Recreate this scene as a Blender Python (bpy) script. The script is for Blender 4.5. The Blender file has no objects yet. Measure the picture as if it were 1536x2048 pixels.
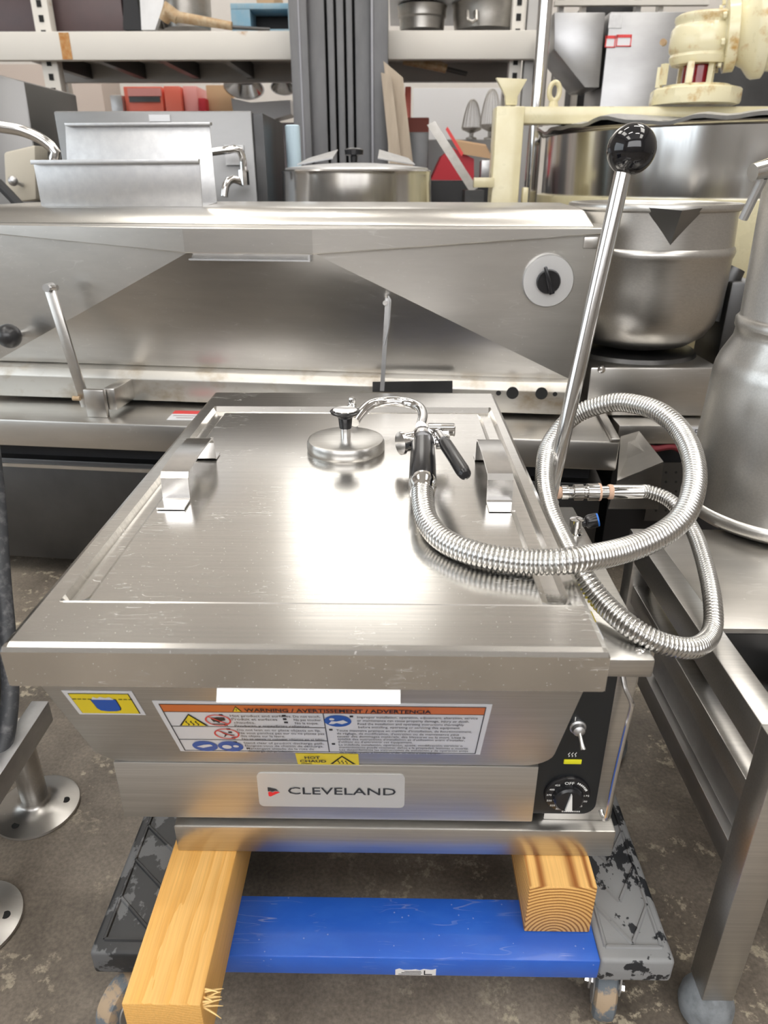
import bpy, math, random
from mathutils import Vector as V, Matrix
random.seed(7)
sc = bpy.context.scene
# ------------------------------------------------------------------ camera, world, lights, exposure
FPX = 1420.0; PITCH = math.radians(25.2); YAW = math.radians(.88); CAMP = V((0, 0, 1.08))
cd = bpy.data.cameras.new('camera'); cam = bpy.data.objects.new('camera', cd); sc.collection.objects.link(cam)
cam.location = CAMP; cam.rotation_euler = (math.pi/2 - PITCH, 0, YAW)
cd.sensor_fit = 'VERTICAL'; cd.sensor_height = 36; cd.sensor_width = 27; cd.lens = FPX/2048*36
cd.clip_start = .02; cd.clip_end = 100
cd.dof.use_dof = True; cd.dof.focus_distance = 1.15; cd.dof.aperture_fstop = 6.5
sc.camera = cam
w = bpy.data.worlds.new('World'); sc.world = w; w.use_nodes = True
w.node_tree.nodes['Background'].inputs[0].default_value = (.80, .90, 1, 1)
w.node_tree.nodes['Background'].inputs[1].default_value = 1.0
vs = sc.view_settings
vs.view_transform = 'Standard'; vs.look = 'None'; vs.gamma = 1; vs.use_curve_mapping = False
vs.exposure = 0.12
ADDED_LAMP = 30.0; ADDED_SKYLIGHT = 7.0; WIN = 2.1; ADDED_FRONT = 3.4; SIDE_DOOR = 1.7

# ------------------------------------------------------------------ projection helpers (pixel of the 1536x2048 frame + a real plane -> metres)
CF = V((-math.sin(YAW)*math.cos(PITCH), math.cos(YAW)*math.cos(PITCH), -math.sin(PITCH)))
CR = V((math.cos(YAW), math.sin(YAW), 0)); CU = CR.cross(CF)
def ray(x, y): return CF*FPX + CR*(x-768) + CU*(1024-y)
def PZ(x, y, z): d = ray(x, y); return CAMP + d*((z-CAMP.z)/d.z)
def PY(x, y, Y): d = ray(x, y); return CAMP + d*(Y/d.y)
def PP(x, y, o, n): d = ray(x, y); return CAMP + d*((V(o)-CAMP).dot(n)/d.dot(n))
def mpp(Y, z=1.0): return (Y*math.cos(PITCH)+(1.08-z)*math.sin(PITCH))/FPX    # metres per pixel there

# ------------------------------------------------------------------ materials
MATS = {}
def mat(name, col, rough=.5, metal=0., emit=None, noise=None, bump=None, coat=0., spec=.5, scratch=None, rvar=.12):
    """noise=(colour2, scale xyz, lo, hi); bump=(scale xyz, strength); scratch=(scale, amount)"""
    if name in MATS: return MATS[name]
    m = bpy.data.materials.new(name); m.use_nodes = True; nt = m.node_tree; N = nt.nodes; L = nt.links
    b = N['Principled BSDF']; b.inputs['Base Color'].default_value = (*col, 1)
    b.inputs['Roughness'].default_value = rough; b.inputs['Metallic'].default_value = metal
    b.inputs['Coat Weight'].default_value = coat; b.inputs['Specular IOR Level'].default_value = spec
    if emit:
        b.inputs['Emission Color'].default_value = (*emit[0], 1); b.inputs['Emission Strength'].default_value = emit[1]
    tc = N.new('ShaderNodeTexCoord')
    def nz(scale, det=5, r=.6):
        mp = N.new('ShaderNodeMapping'); mp.inputs['Scale'].default_value = scale; L.new(tc.outputs['Object'], mp.inputs['Vector'])
        t = N.new('ShaderNodeTexNoise'); t.inputs['Scale'].default_value = 1; t.inputs['Detail'].default_value = det; t.inputs['Roughness'].default_value = r
        L.new(mp.outputs['Vector'], t.inputs['Vector']); return t
    colout = None
    if noise:
        c2, s, lo, hi = noise
        t = nz(s); rp = N.new('ShaderNodeValToRGB'); rp.color_ramp.elements[0].position = lo; rp.color_ramp.elements[1].position = hi
        rp.color_ramp.elements[0].color = (*col, 1); rp.color_ramp.elements[1].color = (*c2, 1)
        L.new(t.outputs['Fac'], rp.inputs['Fac']); colout = rp.outputs['Color']; L.new(colout, b.inputs['Base Color'])
        mr = N.new('ShaderNodeMapRange'); mr.inputs['To Min'].default_value = max(.02, rough-rvar); mr.inputs['To Max'].default_value = rough+rvar
        L.new(t.outputs['Fac'], mr.inputs['Value']); L.new(mr.outputs['Result'], b.inputs['Roughness'])
    if scratch:
        s, amt = scratch
        # thin scratches (zero-lines of stretched noise) and small dull specks; both scatter light instead of mirroring it
        def M1(op, a, b_=None, clamp=False):
            q = N.new('ShaderNodeMath'); q.operation = op; q.use_clamp = clamp
            for k, vv in enumerate((a, b_)):
                if vv is None: continue
                if isinstance(vv, (int, float)): q.inputs[k].default_value = vv
                else: L.new(vv, q.inputs[k])
            return q.outputs[0]
        tot = None
        for rot, ss in ((.6, 1.), (-.35, 1.4), (1.35, .8)):
            mp = N.new('ShaderNodeMapping'); mp.inputs['Rotation'].default_value = (0, 0, rot); mp.inputs['Scale'].default_value = (s*.12*ss, s*ss, s*ss)
            L.new(tc.outputs['Object'], mp.inputs['Vector'])
            t = N.new('ShaderNodeTexNoise'); t.inputs['Scale'].default_value = 1; t.inputs['Detail'].default_value = 2; L.new(mp.outputs['Vector'], t.inputs['Vector'])
            ln = M1('LESS_THAN', M1('ABSOLUTE', M1('SUBTRACT', t.outputs['Fac'], .5)), .007)
            ms = nz((7*ss, 7*ss, 7*ss), 4, .7); gt = N.new('ShaderNodeMapRange'); gt.inputs['From Min'].default_value = .54; gt.inputs['From Max'].default_value = .68; L.new(ms.outputs['Fac'], gt.inputs['Value'])
            ln = M1('MULTIPLY', ln, gt.outputs[0]); tot = ln if tot is None else M1('MAXIMUM', tot, ln)
        vo = N.new('ShaderNodeTexVoronoi'); vo.inputs['Scale'].default_value = s*2.2; L.new(tc.outputs['Object'], vo.inputs['Vector'])
        sx = N.new('ShaderNodeSeparateColor'); L.new(vo.outputs['Color'], sx.inputs[0])
        sp = M1('MULTIPLY', M1('LESS_THAN', vo.outputs['Distance'], .11), M1('GREATER_THAN', sx.outputs[0], .72))
        tot = M1('MULTIPLY', M1('MAXIMUM', tot, sp), amt)
        mx = N.new('ShaderNodeMix'); mx.data_type = 'RGBA'; mx.inputs['B'].default_value = (.85, .84, .82, 1)
        if colout: L.new(colout, mx.inputs['A'])
        else: mx.inputs['A'].default_value = (*col, 1)
        L.new(tot, mx.inputs['Factor']); L.new(mx.outputs['Result'], b.inputs['Base Color'])
        if metal > .5: L.new(M1('SUBTRACT', metal, M1('MULTIPLY', tot, .9), True), b.inputs['Metallic'])
    if bump:
        s, st = bump
        t = nz(s, 3); bp = N.new('ShaderNodeBump'); bp.inputs['Strength'].default_value = st; bp.inputs['Distance'].default_value = .002
        L.new(t.outputs['Fac'], bp.inputs['Height']); L.new(bp.outputs['Normal'], b.inputs['Normal'])
    MATS[name] = m; return m

def wood(name, c1, c2, centre, scale=38, dist=3.2, prof='SAW'):
    m = bpy.data.materials.new(name); m.use_nodes = True; nt = m.node_tree; N = nt.nodes; L = nt.links; b = N['Principled BSDF']
    tc = N.new('ShaderNodeTexCoord'); mp = N.new('ShaderNodeMapping'); mp.inputs['Location'].default_value = centre; mp.inputs['Scale'].default_value = (1, .12, 1)
    L.new(tc.outputs['Object'], mp.inputs['Vector'])
    wv = N.new('ShaderNodeTexWave'); wv.wave_type = 'RINGS'; wv.rings_direction = 'Y'; wv.wave_profile = prof
    wv.inputs['Scale'].default_value = scale; wv.inputs['Distortion'].default_value = dist; wv.inputs['Detail'].default_value = 3; wv.inputs['Detail Scale'].default_value = .6
    L.new(mp.outputs['Vector'], wv.inputs['Vector'])
    rp = N.new('ShaderNodeValToRGB'); rp.color_ramp.elements[0].color = (*c1, 1); rp.color_ramp.elements[1].color = (*c2, 1); rp.color_ramp.elements[0].position = .35
    L.new(wv.outputs['Fac'], rp.inputs['Fac'])
    m2 = N.new('ShaderNodeMapping'); m2.inputs['Scale'].default_value = (600, 12, 600); L.new(tc.outputs['Object'], m2.inputs['Vector'])
    t = N.new('ShaderNodeTexNoise'); t.inputs['Scale'].default_value = 1; t.inputs['Detail'].default_value = 4; L.new(m2.outputs['Vector'], t.inputs['Vector'])
    mr = N.new('ShaderNodeMapRange'); mr.inputs['To Min'].default_value = .72; mr.inputs['To Max'].default_value = 1.2; L.new(t.outputs['Fac'], mr.inputs['Value'])
    mx = N.new('ShaderNodeMix'); mx.data_type = 'RGBA'; mx.blend_type = 'MULTIPLY'; mx.inputs['Factor'].default_value = 1
    L.new(rp.outputs['Color'], mx.inputs['A']); L.new(mr.outputs['Result'], mx.inputs['B']); L.new(mx.outputs['Result'], b.inputs['Base Color'])
    bp = N.new('ShaderNodeBump'); bp.inputs['Strength'].default_value = .35; bp.inputs['Distance'].default_value = .001
    L.new(t.outputs['Fac'], bp.inputs['Height']); L.new(bp.outputs['Normal'], b.inputs['Normal'])
    b.inputs['Roughness'].default_value = .65
    return m

STL = (.62, .605, .58)
M = {}
M['lid'] = mat('brushed_lid_steel', (.70, .68, .65), .20, 1, noise=((.58, .565, .54), (4, 320, 4), .3, .7), scratch=(115, .7), rvar=.05)
M['steel'] = mat('brushed_steel', STL, .33, 1, noise=((.52, .51, .49), (5, 380, 380), .3, .7), rvar=.07)
M['steel2'] = mat('satin_steel', (.58, .57, .56), .4, 1, noise=((.50, .49, .48), (6, 6, 6), .3, .7), rvar=.1)
M['oldsteel'] = mat('worn_steel', (.60, .58, .55), .32, 1, noise=((.50, .485, .46), (2, 14, 14), .35, .7), scratch=(30, .25), rvar=.06)
M['stained'] = mat('stained_steel', (.58, .56, .52), .42, 1, noise=((.34, .26, .16), (9, 9, 14), .52, .78))
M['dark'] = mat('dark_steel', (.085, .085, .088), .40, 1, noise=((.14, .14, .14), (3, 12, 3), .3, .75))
M['polish'] = mat('polished_steel', (.70, .69, .68), .16, 1, noise=((.62, .61, .6), (60, 60, 4), .3, .7), rvar=.05)
M['chrome'] = mat('chrome', (.78, .77, .76), .08, 1)
M['hose'] = mat('hose_steel', (.60, .595, .58), .22, 1)
M['skirt'] = mat('coarse_brushed_steel', (.66, .65, .63), .44, 1, noise=((.54, .53, .51), (6, 420, 420), .3, .7), rvar=.06)
M['galv'] = mat('galvanised_sheet', (.60, .60, .60), .45, 1, noise=((.52, .52, .53), (40, 25, 40), .3, .7))
M['black'] = mat('black_plastic', (.012, .012, .014), .22, 0)
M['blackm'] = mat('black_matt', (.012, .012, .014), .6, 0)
M['ball'] = mat('black_phenolic', (.006, .006, .008), .09, 0, coat=.3)
M['panel'] = mat('black_control_film', (.010, .012, .014), .3, 0)
M['white'] = mat('label_white', (.72, .73, .76), .4)
M['ink'] = mat('label_ink', (.012, .012, .015), .5)
M['inkw'] = mat('print_white', (.8, .8, .78), .5)
M['orange'] = mat('label_orange', (.62, .16, .035), .45)
M['yellow'] = mat('label_yellow', (.83, .66, .02), .45)
M['blue'] = mat('label_blue', (.02, .10, .42), .45)
M['redl'] = mat('label_red', (.70, .05, .05), .45)
M['plate'] = mat('nameplate_silver', (.72, .72, .71), .45, .6)
M['bluep'] = mat('blue_painted_steel', (.022, .115, .56), .34, 0, noise=((.035, .15, .62), (14, 30, 14), .45, .9), scratch=(45, .22), coat=.15)
M['rubberL'] = mat('worn_black_rubber', (.018, .019, .021), .5, 0, noise=((.10, .103, .108), (16, 12, 16), .49, .51), bump=((90, 90, 90), .15))
M['rubberR'] = mat('scuffed_grey_rubber', (.016, .018, .022), .5, 0, noise=((.25, .255, .26), (24, 18, 24), .455, .47), bump=((90, 90, 90), .15))
M['rubber'] = mat('black_rubber', (.025, .026, .028), .6, 0)
M['wheel'] = mat('dirty_caster_tread', (.36, .27, .18), .7, 0, noise=((.13, .15, .17), (50, 50, 50), .45, .55))
M['greyr'] = mat('grey_rubber', (.24, .26, .28), .6, 0, noise=((.13, .14, .15), (40, 40, 40), .4, .7))
M['cream'] = mat('cream_enamel', (.72, .66, .44), .3, 0, noise=((.64, .56, .33), (9, 9, 9), .4, .8), coat=.3)
M['creamr'] = mat('rust_streaked_cream_enamel', (.74, .68, .46), .3, 0, noise=((.48, .27, .06), (11, 11, 11), .55, .70), coat=.3)
M['rackw'] = mat('white_rack_paint', (.66, .63, .58), .5, 0, noise=((.42, .22, .08), (3, 3, 5), .66, .74))
M['rackb'] = mat('grey_rack_paint', (.42, .41, .40), .5, 0)
M['slot'] = mat('slot_black', (.01, .01, .01), .8)
M['mast'] = mat('grey_mast_steel', (.10, .10, .105), .45, .3, noise=((.16, .16, .165), (6, 6, 2), .35, .75))
M['mastl'] = mat('light_mast_steel', (.24, .24, .26), .4, .4)
M['pinewood'] = mat('raw_plywood', (.50, .42, .33), .7, 0, noise=((.38, .31, .24), (20, 20, 3), .3, .7))
M['brownbox'] = mat('dark_brown_panel', (.055, .038, .042), .4, 0, noise=((.09, .055, .055), (2, 2, 2), .3, .7))
M['bluepaint'] = mat('faded_blue_wood', (.20, .36, .47), .7, 0, noise=((.34, .42, .46), (9, 9, 9), .4, .7))
M['alum'] = mat('dull_aluminium', (.52, .50, .47), .42, 1, noise=((.40, .38, .35), (9, 9, 14), .35, .7))
M['coral'] = mat('coral_red_plastic', (.85, .19, .13), .45)
M['pink'] = mat('pink_plastic', (.80, .36, .34), .5)
M['red'] = mat('red_carton', (.50, .02, .035), .5)
M['card'] = mat('cardboard', (.52, .34, .20), .8)
M['cloth'] = mat('white_plastic_sheet', (.70, .70, .72), .45)
M['palebl'] = mat('pale_blue_plastic', (.55, .70, .80), .5)
M['rust'] = mat('rusty_pipe', (.40, .27, .15), .6, .3, noise=((.56, .46, .32), (25, 25, 25), .4, .7))
M['tape'] = mat('sealing_tape', (.75, .50, .36), .6)
M['redglass'] = mat('red_coupling', (.22, .004, .012), .15, 0, coat=.4)
M['maroon'] = mat('maroon_cable', (.20, .02, .03), .5)
M['paper'] = mat('torn_paper', (.74, .73, .72), .7)
M['yellowled'] = mat('yellow_lens', (.75, .72, .02), .35)
M['beige'] = mat('beige_panel', (.55, .47, .42), .6)

# ------------------------------------------------------------------ mesh builder
def tang(pts):
    n = len(pts); out = []
    for i in range(n):
        out.append((pts[min(i+1, n-1)]-pts[max(i-1, 0)]).normalized())
    return out
class MB:
    def __init__(s): s.v = []; s.f = []
    def add(s, vs, fs):
        o = len(s.v); s.v += [V(p) for p in vs]; s.f += [tuple(i+o for i in q) for q in fs]; return s
    def box(s, x0, x1, y0, y1, z0, z1):
        return s.add([(x0,y0,z0),(x1,y0,z0),(x1,y1,z0),(x0,y1,z0),(x0,y0,z1),(x1,y0,z1),(x1,y1,z1),(x0,y1,z1)],
                     [(3,2,1,0),(4,5,6,7),(0,1,5,4),(1,2,6,5),(2,3,7,6),(3,0,4,7)])
    def prism(s, pts, vec):
        pts = [V(p) for p in pts]; vec = V(vec); n = len(pts)
        nrm = V((0,0,0))
        for i in range(n): nrm += pts[i].cross(pts[(i+1) % n])
        if nrm.dot(vec) > 0: pts = pts[::-1]
        return s.add(pts+[p+vec for p in pts], [tuple(range(n)), tuple(range(2*n-1, n-1, -1))]+[((i+1) % n, i, n+i, n+(i+1) % n) for i in range(n)])
    def loft(s, rings, close=True, caps=True):
        n = len(rings[0]); vs = [p for r in rings for p in r]; fs = []
        for k in range(len(rings)-1):
            for i in range(n if close else n-1):
                a = k*n+i; b = k*n+(i+1) % n; fs.append((a, b, b+n, a+n))
        if caps: fs += [tuple(range(n-1, -1, -1)), tuple(range((len(rings)-1)*n, len(rings)*n))]
        return s.add(vs, fs)
    def tube(s, pts, r, n=12, caps=True):
        pts = [V(p) for p in pts]; rs = r if isinstance(r, (list, tuple)) else [r]*len(pts)
        T = tang(pts); up = V((0,0,1)) if abs(T[0].z) < .9 else V((1,0,0))
        x = T[0].cross(up).normalized(); rings = []
        for p, t, rr in zip(pts, T, rs):
            x = (x - t*x.dot(t)).normalized(); y = t.cross(x)
            rings.append([p+(x*math.cos(k*2*math.pi/n)+y*math.sin(k*2*math.pi/n))*rr for k in range(n)])
        return s.loft(rings, True, caps)
    def lathe(s, o, prof, n=40, axis=(0,0,1), caps=True):
        o = V(o); a = V(axis).normalized(); x = a.orthogonal().normalized(); y = a.cross(x)
        rings = [[o+a*h+(x*math.cos(k*2*math.pi/n)+y*math.sin(k*2*math.pi/n))*max(r, 1e-5) for k in range(n)] for r, h in prof]
        return s.loft(rings, True, caps)
    def sphere(s, c, r, n=28, m=16, sc_=(1,1,1)):
        c = V(c); rings = []
        for j in range(m+1):
            a = -math.pi/2+math.pi*j/m
            rings.append([c+V((math.cos(a)*math.cos(k*2*math.pi/n)*r*sc_[0], math.cos(a)*math.sin(k*2*math.pi/n)*r*sc_[1], math.sin(a)*r*sc_[2])) for k in range(n)])
        return s.loft(rings, True, False)
    def ribbon(s, path, wvec, t):
        """strip of sheet: path in a plane, wvec = width vector, t = thickness to the left of the path"""
        path = [V(p) for p in path]; wv = V(wvec); T = tang(path); wn = wv.normalized(); off = []
        for i, p in enumerate(path):
            a = (path[i]-path[i-1]).normalized() if i else (path[1]-path[0]).normalized()
            b = (path[i+1]-path[i]).normalized() if i < len(path)-1 else a
            na = wn.cross(a); nb = wn.cross(b); nn = (na+nb).normalized(); off.append(p+nn*(t/max(.4, nn.dot(na))))
        rings = [[p, p+wv, q+wv, q] for p, q in zip(path, off)]
        return s.loft(rings, True, True)
    def disc(s, o, r, nrm, t=.0006, n=28):
        return s.lathe(o, [(r, 0), (r, t)], n, nrm)
    def build(s, name, m, parent=None, bevel=0., seg=2, angle=35, props=None):
        root = parent
        while root is not None and root.parent is not None: root = root.parent
        if root is not None: O = V(root.location)
        else:
            lo = [min(p[k] for p in s.v) for k in range(3)]; hi = [max(p[k] for p in s.v) for k in range(3)]
            O = V(((lo[0]+hi[0])/2, (lo[1]+hi[1])/2, lo[2]))
        me = bpy.data.meshes.new(name); me.from_pydata([p-O for p in s.v], [], s.f); me.update()
        me.materials.append(M[m] if isinstance(m, str) else m)
        import bmesh
        bm = bmesh.new(); bm.from_mesh(me); bmesh.ops.recalc_face_normals(bm, faces=bm.faces)
        if bevel:
            ed = [e for e in bm.edges if len(e.link_faces) == 2 and e.calc_face_angle(0) > math.radians(30)]
            bmesh.ops.bevel(bm, geom=ed, offset=bevel, segments=seg, affect='EDGES', clamp_overlap=True, profile=.5)
        bm.to_mesh(me); bm.free()
        me.polygons.foreach_set('use_smooth', [True]*len(me.polygons)); me.set_sharp_from_angle(angle=math.radians(angle))
        o = bpy.data.objects.new(name, me); sc.collection.objects.link(o)
        if parent is not None: o.parent = parent
        else: o.location = O
        if props:
            for k, vv in props.items(): o[k] = vv
        return o
def thing(name, label, cat, loc=(0,0,0), group=None):
    o = bpy.data.objects.new(name, None); sc.collection.objects.link(o); o.location = loc; o.empty_display_size = .05
    o['label'] = label; o['category'] = cat
    if group: o['group'] = group
    return o
def one(label, cat, group=None):
    d = dict(label=label, category=cat)
    if group: d['group'] = group
    return d
STRUCT = dict(kind='structure')
_tc = {}
def text_mesh(t, bold=0.):
    if (t, bold) in _tc: return _tc[(t, bold)]
    cu = bpy.data.curves.new('t', 'FONT'); cu.body = t; cu.size = 1; cu.resolution_u = 2; cu.offset = bold
    ob = bpy.data.objects.new('t', cu); me = bpy.data.meshes.new_from_object(ob)
    vs_ = [tuple(v.co) for v in me.vertices]; fs_ = [tuple(p.vertices) for p in me.polygons]
    bpy.data.meshes.remove(me); bpy.data.objects.remove(ob); bpy.data.curves.remove(cu)
    x0 = min(p[0] for p in vs_); x1 = max(p[0] for p in vs_)
    _tc[(t, bold)] = (vs_, fs_, x0, x1); return _tc[(t, bold)]
def text(mb, t, o, eu, ev, h, width=None, bold=0., sx=1., align='L', lift=.0006):
    """writes t with cap height h; width squeezes or stretches it to that length"""
    vs_, fs_, x0, x1 = text_mesh(t, bold); k = h/.73; kx = width/(x1-x0) if width else k*sx
    eu = V(eu).normalized(); ev = V(ev).normalized(); en = eu.cross(ev); o = V(o)+en*lift
    sh = {'L': -x0, 'C': -(x0+x1)/2, 'R': -x1}[align]
    mb.add([o+eu*((p[0]+sh)*kx)+ev*(p[1]*k) for p in vs_], fs_)
def crom(ctrl, step):
    """Catmull-Rom through (point, radius) pairs, resampled every `step` metres"""
    P = [V(c[0]) for c in ctrl]; R = [c[1] for c in ctrl]; fine = []; fr = []
    for i in range(len(P)-1):
        a = P[max(i-1, 0)]; b = P[i]; c = P[i+1]; d = P[min(i+2, len(P)-1)]
        for k in range(160):
            t = k/160; fine.append(.5*((2*b)+(c-a)*t+(2*a-5*b+4*c-d)*t*t+(3*b-a-3*c+d)*t**3)); fr.append(R[i]+(R[i+1]-R[i])*t)
    fine.append(P[-1]); fr.append(R[-1]); out = [fine[0]]; ro = [fr[0]]; nxt = step; acc = 0
    for i in range(1, len(fine)):
        seg = (fine[i]-fine[i-1]).length
        while acc+seg >= nxt and seg > 0:
            t = (nxt-acc)/seg; out.append(fine[i-1].lerp(fine[i], t)); ro.append(fr[i-1]+(fr[i]-fr[i-1])*t); nxt += step
        acc += seg
    return out, ro
# ------------------------------------------------------------------ the setting
def floor_mat():
    m = bpy.data.materials.new('stained_concrete'); m.use_nodes = True; nt = m.node_tree; N = nt.nodes; L = nt.links; b = N['Principled BSDF']
    tc = N.new('ShaderNodeTexCoord')
    def nz(s, d, r=.6):
        t = N.new('ShaderNodeTexNoise'); t.inputs['Scale'].default_value = s; t.inputs['Detail'].default_value = d; t.inputs['Roughness'].default_value = r
        L.new(tc.outputs['Object'], t.inputs['Vector']); return t
    def ramp(t, els):
        rp = N.new('ShaderNodeValToRGB'); e = rp.color_ramp.elements
        e[0].position, e[0].color = els[0][0], (*els[0][1], 1); e[1].position, e[1].color = els[-1][0], (*els[-1][1], 1)
        for p, c in els[1:-1]: q = e.new(p); q.color = (*c, 1)
        L.new(t.outputs['Fac'], rp.inputs['Fac']); return rp
    big = ramp(nz(3.2, 8, .62), [(.34, (.085, .070, .055)), (.50, (.19, .16, .128)), (.68, (.31, .265, .215))])
    chips = ramp(nz(24, 9, .72), [(.56, (0, 0, 0)), (.61, (1, 1, 1))])
    where = ramp(nz(2.3, 2), [(.44, (0, 0, 0)), (.58, (1, 1, 1))])
    mu = N.new('ShaderNodeMix'); mu.data_type = 'RGBA'; mu.blend_type = 'MULTIPLY'; mu.inputs['Factor'].default_value = 1
    L.new(chips.outputs['Color'], mu.inputs['A']); L.new(where.outputs['Color'], mu.inputs['B'])
    mx = N.new('ShaderNodeMix'); mx.data_type = 'RGBA'; mx.inputs['B'].default_value = (.46, .40, .30, 1)
    L.new(big.outputs['Color'], mx.inputs['A']); L.new(mu.outputs['Result'], mx.inputs['Factor'])
    fine = ramp(nz(160, 4), [(.3, (.72, .72, .72)), (.7, (1.2, 1.2, 1.2))])
    m3 = N.new('ShaderNodeMix'); m3.data_type = 'RGBA'; m3.blend_type = 'MULTIPLY'; m3.inputs['Factor'].default_value = 1
    L.new(mx.outputs['Result'], m3.inputs['A']); L.new(fine.outputs['Color'], m3.inputs['B']); L.new(m3.outputs['Result'], b.inputs['Base Color'])
    b.inputs['Roughness'].default_value = .55
    bp = N.new('ShaderNodeBump'); bp.inputs['Strength'].default_value = .25; bp.inputs['Distance'].default_value = .003
    L.new(nz(60, 6).outputs['Fac'], bp.inputs['Height']); L.new(bp.outputs['Normal'], b.inputs['Normal'])
    return m
M['floor'] = floor_mat()
M['wall'] = mat('painted_block_wall', (.80, .77, .73), .8, noise=((.70, .66, .62), (1.5, 1.5, 1.5), .3, .7))
M['ceil'] = mat('warehouse_ceiling', (.62, .60, .57), .8)
M['daylight'] = mat('daylit_glazing', (.9, .9, .9), .5, emit=((1, .965, .90), WIN))
M['addskyl'] = mat('added_skylight_panel', (.9, .9, .9), .5, emit=((1, .96, .89), ADDED_SKYLIGHT))
M['addfrontl'] = mat('added_front_daylight', (.9, .9, .9), .5, emit=((.97, .975, 1), ADDED_FRONT))
M['lamp'] = mat('added_lamp_diffuser', (.9, .9, .9), .5, emit=((1, .96, .9), ADDED_LAMP))
XL, XR, YF, YB, ZC = -6.0, 6.0, -5.0, 8.6, 6.6
MB().box(XL, XR, YF, YB, -.1, 0).build('floor', 'floor', props=STRUCT)
MB().box(XL, XR, YF, YB, ZC, ZC+.1).build('ceiling', 'ceil', props=STRUCT)
M['wall2'] = mat('side_wall', (.34, .32, .30), .8)
b = MB(); b.box(XL-.1, XL, YF, -3.2, 0, ZC); b.box(XL-.1, XL, 2.6, YB, 0, ZC); b.box(XL-.1, XL, -3.2, 2.6, 3.8, ZC); b.box(XL-.1, XL, -3.2, 2.6, 0, .8); b.build('wall_left', 'wall2', props=STRUCT)
M['door2l'] = mat('side_door_daylight', (.9, .9, .9), .5, emit=((.76, .89, 1), SIDE_DOOR))
MB().box(XL-.1, XL-.05, -3.2, 2.6, .8, 3.8).build('window_9', 'door2l', props=STRUCT)
MB().box(XR, XR+.1, YF, YB, 0, ZC).build('wall_right', 'wall2', props=STRUCT)
WX0, WX1, WZ0, WZ1 = -1.45, .62, 3.25, 6.1
b = MB(); b.box(XL, WX0, YB, YB+.1, 0, ZC); b.box(WX1, XR, YB, YB+.1, 0, ZC); b.box(WX0, WX1, YB, YB+.1, 0, WZ0); b.box(WX0, WX1, YB, YB+.1, WZ1, ZC)
b.build('wall_back', 'wall', props=STRUCT)
wn = MB().box(WX0, WX1, YB+.06, YB+.09, WZ0, WZ1).build('window_1', 'daylight', props=STRUCT)
b = MB(); b.box(WX0, WX0+.05, YB-.02, YB+.06, WZ0, WZ1); b.box(WX1-.05, WX1, YB-.02, YB+.06, WZ0, WZ1); b.box(WX0+.05, WX1-.05, YB-.02, YB+.06, WZ0, WZ0+.05); b.box(WX0+.05, WX1-.05, YB-.02, YB+.06, WZ1-.05, WZ1)
b.build('window_frame', 'rackb', wn)
DX0, DX1, DZ0, DZ = -4.2, 3.4, 2.3, 5.6
b = MB(); b.box(XL, DX0, YF-.1, YF, 0, ZC); b.box(DX1, XR, YF-.1, YF, 0, ZC); b.box(DX0, DX1, YF-.1, YF, DZ, ZC); b.box(DX0, DX1, YF-.1, YF, 0, DZ0); b.build('wall_front', 'wall2', props=STRUCT)
MB().box(DX0, DX1, YF-.1, YF-.05, DZ0, DZ).build('window_8', 'addfrontl', props=STRUCT)  # unseen glowing opening added behind the camera, sill raised to cut low light
for i, (sx, sy) in enumerate([(-3.2, 1.5), (3.2, 1.5), (-3.2, -2.5), (3.2, -2.5), (-3.2, 5.2), (3.2, 5.2)]):  # unseen skylights added for soft downward light
    MB().box(sx-.7, sx+.7, sy-1.3, sy+1.3, ZC-.03, ZC-.005).build('window_%d' % (i+2), 'addskyl', props=STRUCT)
for i, (sx, sy) in enumerate([(-.9, .2), (1.1, -.6), (-.9, 3.4), (1.5, 3.2)]):  # unseen lamps added to strengthen the overhead light
    r = thing('added_lamp', ['added long white lamp above the blue dolly, out of view', 'added long white lamp above the aisle, out of view', 'added long white lamp above the large tilting skillet, out of view', 'added long white lamp above the cream mixing kettle, out of view'][i], 'lamp', (sx, sy, ZC-.9), 'added lamps')
    MB().box(sx-.65, sx+.65, sy-.12, sy+.12, ZC-.86, ZC-.80).build('housing', 'rackw', r)
    MB().box(sx-.63, sx+.63, sy-.10, sy+.10, ZC-.90, ZC-.861).build('diffuser', 'lamp', r)
    for s in (-.5, .5): MB().tube([(sx+s, sy, ZC-.80), (sx+s, sy, ZC)], .006, 6).build('hanger', 'rackb', r)

# ------------------------------------------------------------------ the countertop braising pan
LX0, LX1, LY0, LY1, LZ = -.391, .214, .574, 1.502, .66
pan = thing('countertop_braising_pan', 'stainless countertop braising pan with closed lid standing on two timber blocks', 'braising pan', (-.05, .95, .24))
def section(z0, z1, x0, x1, r, n=6):
    pts = [(x0, z1)]
    for k in range(n+1):
        a = math.pi+math.pi/2*k/n; pts.append((x0+r+r*math.cos(a), z0+r+r*math.sin(a)))
    for k in range(n+1):
        a = -math.pi/2+math.pi/2*k/n; pts.append((x1-r+r*math.cos(a), z0+r+r*math.sin(a)))
    pts.append((x1, z1)); return pts
sec = section(.397, .645, -.376, .202, .035)
fy = lambda z: .605+(.58-z)*(.082/.18)
body = MB().loft([[(x, fy(z), z) for x, z in sec], [(x, 1.46, z) for x, z in sec]]).build('pan_body', 'skirt', pan, bevel=.002)
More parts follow.
